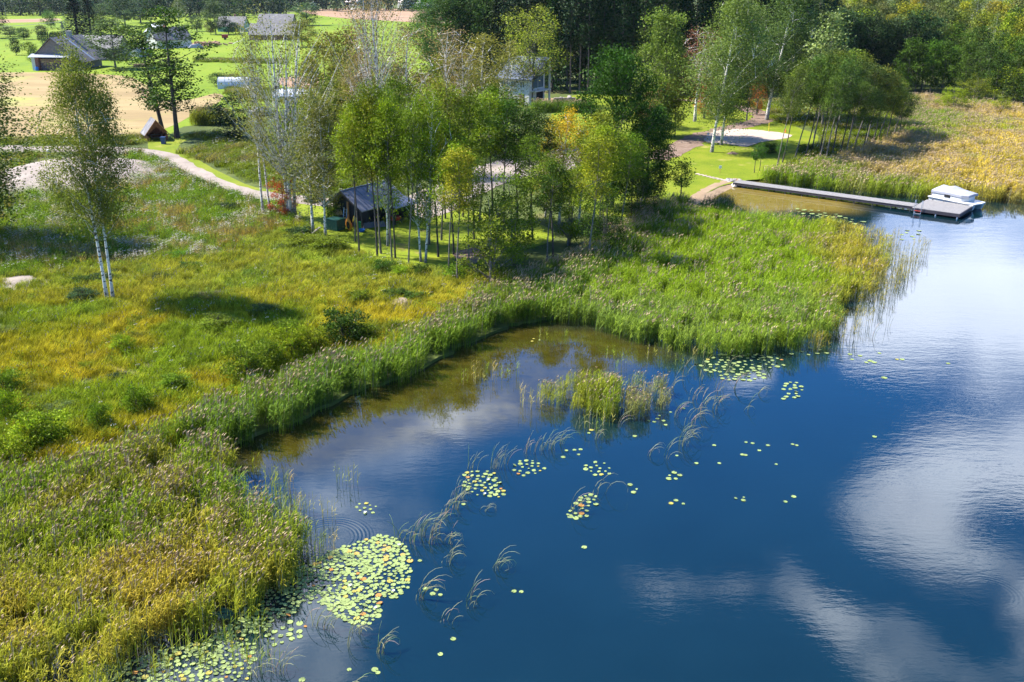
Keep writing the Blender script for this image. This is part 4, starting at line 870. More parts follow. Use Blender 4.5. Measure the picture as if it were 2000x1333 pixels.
# dark wood behind the white house
def wood_row(kinds, cols, n, x0, x1, yf, ht, label, group, name, jx=8, wj=None, seed=1):
    rr = random.Random(seed)
    for i in range(n):
        x = x0 + (x1 - x0) * (i + .5) / n + rr.uniform(-jx, jx); y = yf(x) + rr.uniform(-2, 2)
        k = rr.choice(kinds); c = rr.choice(cols); hh = rr.uniform(*ht)
        plant(k, x, y, 0, None, c, label + f', {ordn(i)} from the left', group, name, h=hh, idx=rr.randint(0, 9), rz=rr.uniform(0, 6))
DKW = [BG, (.030, .060, .024), (.045, .080, .028), (.036, .07, .02)]
wood_row(['pine', 'spruce', 'pine'], DKW, 20, 1070, 1560, lambda x: 184 - (x - 1300) ** 2 * .00008, (24, 28), 'dark conifer in the front row behind the white house', 'front row of the dark wood', 'conifer', seed=3)
wood_row(['pine', 'spruce', 'wood'], DKW, 22, 960, 1580, lambda x: 172, (24, 29), 'dark tree inside the wood behind the white house', 'inner trees of the dark wood', 'conifer', seed=4)
wood_row(['spruce', 'wood', 'spruce'], DKW, 24, 880, 1600, lambda x: 158, (24, 30), 'dark tree deep in the wood behind the white house', 'back trees of the dark wood', 'conifer', seed=5)
wood_row(['wood'], [BG, (.05, .085, .03)], 16, 1560, 1800, lambda x: 176, (14, 18), 'dark leafy tree at the inner corner of the wood', 'dark trees at the inner corner of the wood', 'tree', seed=6)
# leafy wood on the right, row behind row
edge = lambda x: 186 + max(0, x - 1860) * .19
G1 = [(.06, .115, .012), (.075, .14, .012), (.05, .095, .014), (.095, .155, .012)]
G2 = [(.08, .13, .018), (.11, .16, .02), (.14, .19, .02), (.06, .10, .024)]
G3 = [(.10, .13, .035), (.16, .19, .04), (.22, .24, .02), (.28, .28, .02), (.09, .12, .03), (.15, .17, .05)]
wood_row(['wood'], G1, 15, 1760, 2090, edge, (10, 12.5), 'dark leafy tree at the wood edge above the reeds', 'front edge of the leafy wood', 'leafy_tree', seed=7)
wood_row(['wood'], G1 + G2, 18, 1640, 2100, lambda x: edge(x) - 20, (12.5, 14.5), 'green leafy tree in the second row of the right-hand wood', 'second row of the leafy wood', 'leafy_tree', seed=8)
wood_row(['wood', 'birch'], G2 + G3, 22, 1600, 2110, lambda x: edge(x) - 40, (15, 17), 'mid green or yellowish tree halfway back in the right-hand wood', 'third row of the leafy wood', 'leafy_tree', seed=9)
wood_row(['wood', 'wood', 'birch'], G3, 24, 1560, 2110, lambda x: edge(x) - 60, (16.5, 18.5), 'olive or yellow tree far back in the right-hand wood', 'fourth row of the leafy wood', 'leafy_tree', seed=10)
wood_row(['wood'], G3, 28, 1540, 2120, lambda x: edge(x) - 80, (18, 20), 'grey-green tree in the last visible row of the right-hand wood', 'last row of the leafy wood', 'leafy_tree', seed=11)
for i, (x, y, ty, wp, c) in enumerate([(1860, 222, 168, 46, GR2), (1905, 206, 146, 50, GR), (1875, 205, 172, 24, YG), (1955, 228, 186, 30, GR2), (1845, 216, 175, 22, GR2), (1985, 206, 115, 70, GR2), (1968, 240, 222, 16, YG), (1893, 212, 205, 14, YG), (1905, 240, 228, 20, YG)]):
    plant('low', x, y, ty, wp, c, f'young bright green tree in the reeds before the wood, {ordn(i)} noted of its kind', 'young trees before the leafy wood')
# farmland trees, far left
for (x, y, ty, wp, c, k, lb) in [(152, 74, -15, 78, BG, 'spruce', 'big dark spruce behind the old barn, left one'), (178, 68, -12, 60, BG, 'spruce', 'big dark spruce behind the old barn, right one'),
        (200, 48, 8, 55, (.09, .13, .05), 'wood', 'grey-green tree right of the big spruces'), (245, 52, -5, 60, (.06, .10, .04), 'wood', 'tall dark tree behind the farmhouse, left'), (275, 45, -10, 60, (.05, .09, .035), 'wood', 'tall dark tree behind the farmhouse, right'),
        (422, 68, 2, 42, (.09, .12, .05), 'wood', 'tall grey-green tree in the orchard'), (436, 60, 8, 30, (.05, .08, .035), 'wood', 'dark narrow tree in the orchard'), (47, 78, 55, 32, (.05, .09, .02), 'apple', 'small apple tree with pale trunk in the left garden'),
        (20, 72, 52, 36, (.05, .08, .03), 'apple', 'dark small tree at the far left garden'), (82, 72, 50, 28, (.09, .10, .03), 'apple', 'brownish round tree above the conifer hedge'), (100, 55, 22, 26, (.08, .14, .03), 'apple', 'light green bush left of the big spruces'),
        (32, 108, 75, 24, BG, 'apple', 'dark small conifer left of the barn'), (60, 104, 82, 26, GR, 'apple', 'low green bush left of the barn'), (88, 92, 75, 14, (.06, .10, .05), 'apple', 'little blue-green bush in the barn garden'), (70, 128, 95, 22, DK, 'apple', 'dark bush against the left side of the barn'),
        (412, 68, 42, 24, (.13, .15, .04), 'apple', 'rounded olive apple tree in the orchard'), (447, 68, 40, 28, (.05, .09, .03), 'apple', 'dark apple tree in the orchard'), (460, 66, 44, 26, (.06, .09, .04), 'apple', 'dark apple tree beside the long sheds'),
        (385, 62, 32, 30, (.07, .11, .045), 'apple', 'grey-green bush left of the orchard'), (522, 76, 48, 26, (.04, .07, .03), 'apple', 'dark bush in front of the long shed'), (350, 50, -2, 24, PG, 'birch', 'thin pale birch beyond the farmhouse'), (590, 92, 40, 60, OL, 'wood', 'olive tree behind the largest birch'),
        (600, 50, 5, 50, (.07, .12, .045), 'wood', 'tree at the corner of the ploughed field'), (805, 25, 14, 10, (.07, .10, .04), 'apple', 'bush in front of the distant pale house')]:
    plant(k, x, y, ty, wp, c, lb)
plant('wood', -12, 75, 10, 46, BG, 'dark tree at the far left edge of the photo')
for i in range(13):
    x = 76 + i * 4.6 if i < 6 else 100 + (i - 6) * 3.4; plant('thuja', x, 80 - (i > 5) * 4 , 62 - (i > 5) * 1 + random.uniform(-2, 2), 5, (.03, .07, .022), f'narrow dark conifer in the garden hedge by the barn, {ordn(i)} from the left', 'narrow conifers in the garden hedge', 'narrow_conifer')
FAR = [(.050, .085, .045), (.042, .075, .04), (.07, .105, .045), (.06, .10, .035), (.035, .062, .035)]
wood_row(['far'], FAR, 34, -60, 560, lambda x: 31 - 3 * math.sin(x * .012), (15, 24), 'distant tree in the dark belt beyond the fields', 'front trees of the distant belt', 'distant_tree', 6, seed=12)
wood_row(['far'], FAR, 36, -60, 820, lambda x: 21, (18, 30), 'distant tree deeper in the dark belt beyond the fields', 'back trees of the distant belt', 'distant_tree', 6, seed=13)
wood_row(['far'], FAR, 16, 560, 860, lambda x: 7, (12, 20), 'very distant tree beyond the ploughed field', 'trees on the horizon', 'distant_tree', 6, seed=14)
wood_row(['far'], FAR, 26, -60, 900, lambda x: 1, (22, 34), 'very distant tree on the skyline', 'trees on the skyline', 'distant_tree', 8, seed=15)
# ball-headed and young trees by the beach
for (x, y, ty, wp, lb) in [(1327, 404, 318, 42, 'ball-headed young tree on the lawn beside the bathing beach'), (1473, 338, 283, 21, 'ball-headed young tree at the jetty, left one of the near pair'), (1483, 334, 278, 20, 'ball-headed young tree at the jetty, right one of the near pair'), (1521, 322, 275, 18, 'ball-headed young tree standing apart behind the jetty')]:
    plant('ball', x, y, ty, wp, (.055, .13, .015), lb, None, 'round_headed_tree', lean=.06, jc=.05)
for i, (x, y) in enumerate([(1345, 226), (1372, 224), (1385, 222), (1400, 215), (1425, 214), (1470, 232)]):
    plant('sapling', x, y, y - 26, 12, (.12, .15, .04), f'staked sapling on the round lawn, {ordn(i)} from the left', 'saplings on the round lawn', 'sapling')
plant('low', 556, 428, 335, 48, (.30, .075, .02), 'rowan with rust-red leaves at the foot of the largest birch', None, 'red_shrub', 'shrub', idx=0)
plant('low', 1275, 250, 150, 60, (.28, .10, .06), 'reddish-leaved small tree between the dark and the light green tree', None, 'red_shrub', 'shrub', idx=1)
plant('low', 1375, 232, 140, 40, (.34, .12, .04), 'rusty red small tree behind the leaning birches, left', None, 'red_shrub', 'shrub', idx=1)
plant('low', 1478, 225, 120, 30, (.34, .12, .03), 'rusty red small tree behind the leaning birches, right', None, 'red_shrub', 'shrub', idx=0)
plant('sapling', 606, 452, 400, 22, (.12, .18, .03), 'knee-high young tree left of the green box', None, 'sapling')
# bushes of the meadow
rb_ = random.Random(9)
for i in range(46):
    x = rb_.uniform(-20, 640); y = rb_.uniform(385, 560) if i % 3 else rb_.uniform(560, 820)
    if y > 380 and y < 575 - .05 * x or y < 860 - .3 * x:
        wv = rb_.uniform(20, 44) * (1 + (y - 400) / 700); plant('bush', x, y, y - wv * .42, wv, rb_.choice([GR, GR2, DK, (.10, .15, .03), (.13, .16, .05), BG]), f'low leafy weed clump in the meadow, {ordn(i)} of that group', 'leafy weed clumps in the meadow', 'weed_clump', 'weed clump', jc=.25)
bs = [(242, 690, 36, 30, GR2), (168, 724, 22, 16, GR2), (12, 770, 50, 40, GR), (14, 820, 44, 46, GR2), (75, 868, 80, 50, GR2), (22, 905, 60, 44, GR2), (60, 878, 30, 40, YG), (197, 838, 36, 40, GR), (272, 806, 40, 42, GR), (484, 742, 62, 66, GR), (525, 716, 46, 50, GR), (570, 700, 52, 60, GR2), (612, 688, 46, 46, GR2), (565, 660, 40, 36, GR), (672, 668, 66, 60, DK),
      (712, 662, 44, 30, GR), (703, 592, 34, 26, GR), (750, 534, 36, 26, DK), (782, 540, 30, 22, GR2), (822, 540, 30, 24, DK), (770, 585, 40, 22, DK), (806, 588, 40, 20, DK), (430, 640, 60, 26, GR), (585, 465, 44, 22, BG), (590, 482, 60, 24, GR), (640, 490, 60, 26, GR), (890, 545, 40, 28, GR), (1500, 300, 24, 20, DK), (1572, 300, 26, 18, DK), (165, 588, 50, 20, BG), (650, 440, 22, 40, GR), (340, 760, 46, 30, GR)]
for i, (x, y, wp, hp, c) in enumerate(sorted(bs)):
    lb = ('dark' if c in (DK, BG) else 'yellow-green' if c == YG else 'bright green' if c == GR2 else 'mid green') + f' low bush, {ordn(i)} meadow bush from the left'
    plant('bush', x, y, y - hp * (1.45 if x < 300 else 1.2), wp * 1.2, [k * 1.2 for k in c], lb, 'bushes in the meadow', 'bush', 'bush', z=LAND_Z if x < 1400 else LAND_Z)
# young hedge plants along the road
hd = smooth_closed([(296, 312), (330, 332), (370, 352), (410, 370), (455, 388), (500, 400)], 6, 0, 1, closed=False)
for i, (x, y) in enumerate(hd):
    plant('shrub', x, y, y - 17, 12, (.06, .13, .02), f'small shrub in the young hedge along the road, {ordn(i)} from the left', 'young hedge shrubs along the road', 'hedge_shrub', 'shrub', jc=.2)
# ------------------------------------------------------------------ building materials
M['black_wood'] = plain('black_stained_wood', (.035, .033, .036), .6, .3, 4)
M['black_roof'] = plain('dark_standing_seam_steel', (.20, .21, .28), .4, .12, 2, metal=.1, spec=.5)
M['dark'] = plain('painted_dark_interior', (.012, .012, .014), .9, .2, 3)  # near-black colour stands in for the unlit space behind openings and panes
M['orange_wood'] = plain('fresh_pine_post', (.55, .24, .09), .6, .15, 5)
M['grey_wood'] = plain('weathered_boards', (.20, .175, .155), .85, .28, 3, .4)
M['slate'] = plain('old_grey_roof_sheets', (.14, .13, .135), .7, .22, 1.5, .4, dirt=(.30, .28, .27))
M['tin'] = plain('tin_sheet', (.36, .38, .42), .4, .1, 2, metal=.3)
M['red_wood'] = plain('reddish_log', (.30, .10, .045), .6, .3, 4)
M['wall_white'] = plain('white_wall_boards', (.60, .57, .53), .8, .14, 2, .2)
M['brick'] = plain('dark_red_brick', (.22, .09, .07), .85, .3, 3)
M['firewood_a'] = plain('split_birch_log', (.36, .22, .14), .9, .3, 4); M['firewood_b'] = plain('grey_log_end', (.13, .10, .12), .9, .3, 4)
M['glass'] = plain('window_glass', (.10, .14, .17), .06, .2, 1, spec=.9)
M['brown'] = plain('brown_door', (.19, .12, .08), .7, .2, 3)
M['film'] = plain('greenhouse_film', (.50, .52, .54), .35, .05, 1, spec=.5)
M['white_paint'] = plain('white_gelcoat', (.68, .67, .65), .3, .04, 1, spec=.5)
M['cover'] = plain('grey_white_boat_cover', (.34, .345, .39), .7, .06, 1.5, .3)
M['deck'] = plain('grey_deck_board', (.25, .235, .225), .7, .16, 3, .2)
M['deck_side'] = plain('dark_deck_frame', (.045, .04, .05), .7, .2, 3)
M['steel'] = plain('bright_steel_tube', (.62, .62, .64), .25, .05, 1, metal=.6)
M['rock'] = plain('pale_granite', (.40, .36, .33), .85, .3, 2.2, .8)
M['concrete'] = plain('grey_concrete', (.36, .34, .32), .8, .15, 3)
def colmat(name, c, rough=.45, **k): M[name] = plain(name, c, rough, .08, 2, **k); return M[name]
colmat('plastic_red', (.62, .06, .03)); colmat('plastic_orange', (.72, .27, .03)); colmat('plastic_yellow', (.72, .48, .03)); colmat('plastic_blue', (.02, .16, .60)); colmat('plastic_green', (.02, .28, .12)); colmat('dark_green_box', (.02, .085, .07)); colmat('pink_red', (.62, .14, .14)); colmat('board_blue', (.08, .17, .33)); colmat('bin_blue', (.03, .07, .20)); colmat('paint_white', (.78, .78, .76)); colmat('tractor_red', (.32, .03, .05)); colmat('pole_yellow', (.75, .62, .05)); colmat('car_paint', (.45, .52, .58), .25, metal=.4); colmat('rubber', (.015, .015, .015), .7)
colmat('cardboard', (.58, .38, .20), .8); colmat('pale_roof', (.62, .50, .46), .7); colmat('terracotta', (.42, .16, .12), .8); colmat('slate_dark', (.16, .15, .18), .7); colmat('teal', (.30, .46, .42), .6)

def frame(px, py, dirv, z=LAND_Z):
    """origin and heading for a building; dirv = ground direction of its local +x"""
    o = G(px, py, z); return o, math.atan2(dirv[1], dirv[0])
def boards(parent, name, mat, x0, x1, z0, z1, y, n, out=-.03, topf=None):
    """upright boards as separate parts on a wall plane y, shared mesh when all alike"""
    wdt = (x1 - x0) / n; me = None
    for i in range(n):
        xa = x0 + i * wdt
        if topf is None:
            if me is None:
                mb = MB(); mb.box(.015, wdt - .015, min(0, out), max(0, out), 0, z1 - z0); me = mb.mesh(name, mat)
            link(name, me, parent, (xa, y, z0))
        else:
            za, zb = topf(xa + .015), topf(xa + wdt - .015); y0, y1 = min(y, y + out), max(y, y + out)
            mb = MB(); mb.hexa([(xa + .015, y0, z0), (xa + wdt - .015, y0, z0), (xa + wdt - .015, y1, z0), (xa + .015, y1, z0), (xa + .015, y0, za), (xa + wdt - .015, y0, zb), (xa + wdt - .015, y1, zb), (xa + .015, y1, za)])
            mb.build(name, mat, parent)
def gable_body(W, L, hw, hr, x0=0.0, y0=0.0):
    """walls with gables; ridge along y; W along x"""
    mb = MB(); mb.extr([(x0, y0, 0), (x0 + W, y0, 0), (x0 + W, y0, hw), (x0 + W / 2, y0, hr), (x0, y0, hw)], (0, L, 0)); return mb
def window(parent, x, z, w_, h_, y, frame_mat, ny=-1, bars=1, name='window'):
    f = MB(); t = .07; d = .06
    ya, yb = (y - d, y - .002) if ny < 0 else (y + .002, y + d)
    for a in ((x, x + w_, z, z + t), (x, x + w_, z + h_ - t, z + h_), (x, x + t, z + t, z + h_ - t), (x + w_ - t, x + w_, z + t, z + h_ - t)): f.box(a[0], a[1], ya, yb, a[2], a[3])
    for i in range(bars): xm = x + w_ * (i + 1) / (bars + 1); f.box(xm - t / 2, xm + t / 2, ya, yb, z + t, z + h_ - t)
    wf = f.build(name, frame_mat, parent)
    p = MB(); yc = (y - .03, y - .004) if ny < 0 else (y + .004, y + .03); p.box(x + t, x + w_ - t, yc[0], yc[1], z + t, z + h_ - t); p.build('pane', M['glass'], wf); return wf

# black shed ---------------------------------------------------------
def black_shed():
    # local frame: +y along the ridge (away from the camera to the right), +x across the gable to the right
    o = G(640, 437, LAND_Z); rd = Vector((3.9, 5.7)).normalized(); rz = math.atan2(-rd.x, rd.y)
    W, L, hw, hr = 5.0, 6.7, 2.15, 3.75
    e = empty('shed', o, rz, 'black wooden shed with dark seamed metal roof on the lawn under the grove', 'shed')
    # walls: closed back part, open porch in front and open bay on the lake side
    body = MB(); body.extr([(0, 1.0, 0), (W - 1.6, 1.0, 0), (W - 1.6, 1.0, hw + .9), (W / 2, 1.0, hr - .12), (0, 1.0, hw - .1)], (0, L - 1.1, 0)); body.build('wall', M['black_wood'], e)
    MB().box(W - 1.6, W, 1.0, 1.12, 0, hw - .05).build('front_wall', M['black_wood'], e); MB().box(W - 1.6, W, L - .12, L, 0, hw).build('rear_wall', M['black_wood'], e)
    bd = MB()
    bd.box(.03, 2.6, .96, .985, .05, .21)
    me = bd.mesh('board', M['black_wood'])
    for i in range(14): link('board', me, e, (0, 0, .17 * i))
    mm = MB(); mm.box(.02, .17, 0, .03, 0, 1.0); m2 = mm.mesh('board', M['black_wood'])
    for i in range(8): link('board', m2, e, (W - 1.55 + i * .19, .965, .05), sc=(1, 1, 1.95))
    for (x, y) in ((.06, .1), (W - .1, .1), (W - .1, 2.4), (W - .1, L - .1)):
        MB().box(x - .06, x + .06, y - .06, y + .06, 0, hw + .02).build('post', M['black_wood'], e)
    MB().box(W * .58, W * .58 + .16, .05, .2, 0, hw + .55).build('post', M['orange_wood'], e)['label'] = 'fresh orange pine post under the gable'
    # roof: two planes with standing seams
    ov = .35; s = (hr - hw) / (W / 2); ze = hw - s * ov
    for sg in (-1, 1):
        xe = -ov if sg < 0 else W + ov; r_ = MB(); xm = W / 2
        a, b = (xe, xm) if sg < 0 else (xm, xe); za, zb = (ze, hr) if sg < 0 else (hr, ze)
        if sg < 0: b -= .01
        else: a += .01
        r_.slab((a, -ov, za + .12), (b, -ov, zb + .12), (b, L + ov, zb + .12), (a, L + ov, za + .12), .10)
        rp = r_.build('roof', M['black_roof'], e)
        sm = MB(); sm.slab((a, 0, za + .155), (b, 0, zb + .155), (b, .035, zb + .155), (a, .035, za + .155), .04); me = sm.mesh('seam', M['black_roof'])
        for i in range(15): link('seam', me, rp, (0, -ov + .02 + i * (L + 2 * ov - .06) / 14, 0))
    MB().box(W / 2 - .09, W / 2 + .09, -ov, L + ov, hr + .10, hr + .17).build('ridge_cap', M['black_roof'], e)
    # lean-to extension on the lake side, right half
    x = MB(); x.slab((W + .1, 3.3, ze + .42), (W + 1.9, 3.3, ze - .02), (W + 1.9, L + ov, ze - .02), (W + .1, L + ov, ze + .42), .09); ex = x.build('lean_to_roof', M['black_roof'], e)
    MB().box(W + .05, W + 1.6, L - .1, L, 0, 1.75).build('lean_to_wall', M['black_wood'], e)
    MB().box(W + 1.45, W + 1.58, 3.4, 3.53, 0, 1.72).build('post', M['black_wood'], e)
    MB().box(-ov, W + ov, -ov - .05, -ov - .005, ze + .0, ze + .05)
    fas = MB(); fas.hexa([(-ov, -ov - .04, ze - .06), (W / 2, -ov - .04, hr - .06), (W / 2, -ov - .004, hr - .06), (-ov, -ov - .004, ze - .06), (-ov, -ov - .04, ze + .12), (W / 2, -ov - .04, hr + .12), (W / 2, -ov - .004, hr + .12), (-ov, -ov - .004, ze + .12)])
    fas.build('verge_board', M['black_wood'], e)
    fas = MB(); fas.hexa([(W / 2 + .004, -ov - .04, hr - .06), (W + ov, -ov - .04, ze - .06), (W + ov, -ov - .004, ze - .06), (W / 2 + .004, -ov - .004, hr - .06), (W / 2 + .004, -ov - .04, hr + .12), (W + ov, -ov - .04, ze + .12), (W + ov, -ov - .004, ze + .12), (W / 2 + .004, -ov - .004, hr + .12)])
    fas.build('verge_board', M['black_wood'], e)
black_shed()
def shed_clutter():
    o = G(656, 449, LAND_Z)
    e = empty('storage_box', o, -.55, 'dark green box with lid in front of the black shed, cardboard on top', 'storage box')
    MB().box(-.75, .75, -.6, .6, 0, 1.15).build('body', M['dark_green_box'], e); MB().box(-.8, .8, -.65, .65, 1.152, 1.22).build('lid', M['dark_green_box'], e)
    for i in range(5): MB().box(-.7 + i * .3, -.5 + i * .3, -.625, -.602, .08, 1.08).build('panel', M['dark_green_box'], e)
    c = MB(); c.hexa([(-.5, -.3, 0), (.6, -.35, .05), (.5, .5, .1), (-.45, .45, 0), (-.4, -.25, .35), (.45, -.4, .6), (.55, .4, .5), (-.5, .35, .55)])
    tag(c.build('cardboard_sheet', M['cardboard'], None, G(658, 440, LAND_Z) + Vector((0, .3, 1.0)), .4), 'crumpled brown cardboard lying on the dark green box', 'cardboard')
    e = empty('stepladder', G(675, 443, LAND_Z), -.3, 'aluminium stepladder leaning at the gable of the black shed', 'ladder')
    for s in (-.22, .22):
        MB().tube([(s, -.25, 0), (s * .8, .25, 2.0)], .035, 5).build('rail', M['steel'], e); MB().tube([(s, .6, 0), (s * .8, .27, 1.98)], .03, 5).build('rail', M['steel'], e)
    for i in range(6):
        z = .3 + i * .3; MB().box(-.2, .2, -.25 + z * .25 - .04, -.25 + z * .25 + .04, z, z + .035).build('rung', M['steel'], e)
    def kayak(px, py, mat, tilt, L, label, az):
        h = MB(); n = 11; ring = 8; vs = []; fs = []
        for i in range(n):
            t = i / (n - 1); w_ = .34 * math.sin(math.pi * min(.98, max(.02, t))) ** .6 + .01; 
            for k in range(ring):
                a = 2 * math.pi * k / ring; vs.append((math.cos(a) * w_, math.sin(a) * w_ * (.55 if math.sin(a) < 0 else .4), t * L))
        for i in range(n - 1):
            for k in range(ring): fs.append((i * ring + k, i * ring + (k + 1) % ring, (i + 1) * ring + (k + 1) % ring, (i + 1) * ring + k))
        h.add(vs, fs); h.add([vs[k] for k in range(ring)], [tuple(range(ring))[::-1]]); h.add([vs[-ring + k] for k in range(ring)], [tuple(range(ring))])
        e = empty('kayak', G(px, py, LAND_Z), az, label, 'kayak'); e.rotation_euler = (tilt, 0, az); h.build('hull', mat, e, smooth=True)
        MB().extr([(math.cos(a) * .2, .14, L * .5 + math.sin(a) * .42) for a in [i * math.pi / 5 for i in range(10)]], (0, .05, 0)).build('cockpit', M['rubber'], e)
    kayak(683, 452, M['plastic_orange'], -.18, 1.5, 'orange and pale child kayak leaning on its end at the orange post', 2.8)
    kayak(697, 453, M['plastic_yellow'], -.14, 1.75, 'yellow kayak leaning upright right of the orange one', 2.6)
    h = MB()
    for k in range(12):
        a = 2 * math.pi * k / 12; h.v.append((math.cos(a) * .38, 0, .42 + math.sin(a) * .42))
    h.f.append(tuple(range(12))); h.m.append(0)
    pts = list(h.v); g = MB(); g.extr(pts, (0, .08, 0)); tag(g.build('swim_ring', M['pink_red'], None, G(682, 448, LAND_Z), -.3, bevel=.03), 'round pinkish red float leaning by the orange post', 'float')
    g = MB(); g.extr([(x * .9, y, z) for x, y, z in pts], (0, .08, 0)); tag(g.build('swim_ring', M['plastic_green'], None, G(703, 448, LAND_Z), -.3, bevel=.03), 'round green float behind the yellow kayak', 'float')
    b = MB(); n = 14
    for r_, z in ((.34, 0), (.44, .26)):
        for k in range(n): a = 2 * math.pi * k / n; b.v.append((math.cos(a) * r_, math.sin(a) * r_, z))
    for k in range(n): b.f.append((k, (k + 1) % n, n + (k + 1) % n, n + k)); b.m.append(0)
    b.f.append(tuple(range(n))); b.m.append(0)
    tag(b.build('basin', M['plastic_blue'], None, G(705, 453, LAND_Z)), 'bright blue plastic basin on the grass before the shed', 'basin')
    for (px, py, sz) in ((716, 446, .5), (728, 444, .6), (745, 443, .45)):
        q = MB(); q.hexa([(-sz, -.3, 0), (sz, -.3, 0), (sz * .9, .3, 0), (-sz * .8, .3, 0), (-sz * .7, -.2, .5), (sz * .6, -.1, .7), (sz * .7, .25, .45), (-sz * .6, .2, .6)])
        tag(q.build('covered_bundle', M['slate_dark'], None, G(px, py, LAND_Z), sz, bevel=.06), {716: 'dark bundle inside the left of the open bay of the shed', 728: 'dark bundle in the middle of the open bay of the shed', 745: 'dark bundle at the right of the open bay of the shed'}[px], 'bundle')
    e = empty('wheelbarrow', G(772, 437, LAND_Z), .4, 'red wheelbarrow at the right end of the black shed', 'wheelbarrow')
    t = MB(); t.hexa([(-.4, -.3, .35), (.35, -.3, .35), (.35, .3, .35), (-.4, .3, .35), (-.55, -.42, .75), (.6, -.42, .75), (.6, .42, .75), (-.55, .42, .75)]); t.build('tray', M['plastic_red'], e)
    for s in (-.25, .25): MB().tube([(-.9, s, .6), (.6, s * .5, .2)], .025, 5).build('handle', M['steel'], e)
    MB().extr([(.62 + math.cos(a) * .2, -.04, .2 + math.sin(a) * .2) for a in [i * math.pi / 6 for i in range(12)]], (0, .08, 0)).build('wheel', M['rubber'], e)
    MB().box(-1.2, 1.4, -.12, .12, .05, .12).build  # (kept simple)
    e = empty('broken_plank', G(594, 470, LAND_Z), .9, 'pale grey plank leaning over the weeds left of the lawn', 'plank'); q = MB(); q.hexa([(0, -.12, .1), (2.2, -.12, .9), (2.2, .12, .9), (0, .12, .1), (0, -.12, .18), (2.2, -.12, .98), (2.2, .12, .98), (0, .12, .18)]); q.build('board', M['grey_wood'], e)
shed_clutter()

# red hut -------------------------------------------------------------
def red_hut():
    o = G(287, 277, LAND_Z); e = empty('hut', o, .5, 'little red-brown log hut with steep grey roof and open front by the road', 'hut', None, (.84, .84, .82))
    W, L, hw, hr = 4.0, 4.6, 1.5, 4.0
    MB().box(.1, .25, .3, L, 0, hw).build('side_wall', M['red_wood'], e); MB().box(W - .25, W - .1, .3, L, 0, hw).build('side_wall', M['red_wood'], e)
    MB().extr([(.2, L - .1, 0), (W - .2, L - .1, 0), (W - .2, L - .1, hw), (W / 2, L - .1, hr - .3), (.2, L - .1, hw)], (0, .08, 0)).build('back_wall', M['red_wood'], e)
    a = MB(); a.add([(0, .3, hw), (W / 2, .3, hr), (W, .3, hw), (W - .7, .3, hw), (W / 2, .3, hr - 1.25), (.7, .3, hw)] + [(0, .42, hw), (W / 2, .42, hr), (W, .42, hw), (W - .7, .42, hw), (W / 2, .42, hr - 1.25), (.7, .42, hw)],
        [(0, 1, 4, 5), (1, 2, 3, 4), (6, 11, 10, 7), (7, 10, 9, 8), (5, 4, 10, 11), (4, 3, 9, 10), (0, 6, 7, 1), (1, 7, 8, 2), (0, 5, 11, 6), (2, 8, 9, 3)]); a.build('gable_board', M['red_wood'], e)
    MB().box(0, .55, .15, .3, 0, .95).build('log_stack', M['red_wood'], e); MB().box(W - .55, W, .15, .3, 0, .95).build('log_stack', M['red_wood'], e)
    for i in range(5):
        for s in (0, 1): MB().tube([(s * W + (.1 if s == 0 else -.1), -.02, .12 + i * .26), (s * W + (.1 if s == 0 else -.1), .3, .12 + i * .26)], .12, 7).build('log', M['orange_wood'] if i % 2 else M['red_wood'], e)
    for sg in (0, 1):
        r_ = MB(); x0, x1 = (-.35, W / 2 - .005) if sg == 0 else (W / 2 + .005, W + .35); s = (hr - hw) / (W / 2)
        z0, z1 = (hw - .35 * s, hr) if sg == 0 else (hr, hw - .35 * s); r_.slab((x0, -.25, z0 + .12), (x1, -.25, z1 + .12), (x1, L + .2, z1 + .12), (x0, L + .2, z0 + .12), .1); r_.build('roof', M['slate'], e)
        v = MB(); v.hexa([(x0, -.30, z0 - .1), (x1, -.30, z1 - .1), (x1, -.254, z1 - .1), (x0, -.254, z0 - .1), (x0, -.30, z0 + .13), (x1, -.30, z1 + .13), (x1, -.254, z1 + .13), (x0, -.254, z0 + .13)]); v.build('verge_board', M['orange_wood'], e)
    t = empty('picnic_table', o + Vector((.7, 2.5, 0)), .5, 'brown bench and table inside the little red hut', 'table')
    MB().box(-.9, .9, -.35, .35, .7, .76).build('table_top', M['brown'], t)
    for s in (-.7, .7): MB().box(s - .04, s + .04, -.3, .3, 0, .698).build('leg', M['brown'], t)
    MB().box(-.9, .9, -.85, -.55, .42, .47).build('seat', M['brown'], t)
    b = empty('bin', G(320, 282, LAND_Z), 0, 'blue wheeled bin right of the little red hut', 'bin'); MB().hexa([(-.3, -.3, 0), (.3, -.3, 0), (.3, .3, 0), (-.3, .3, 0), (-.36, -.36, 1.05), (.36, -.36, 1.05), (.36, .36, 1.05), (-.36, .36, 1.05)]).build('body', M['bin_blue'], b); MB().box(-.38, .38, -.4, .4, 1.052, 1.15).build('lid', M['bin_blue'], b)
red_hut()

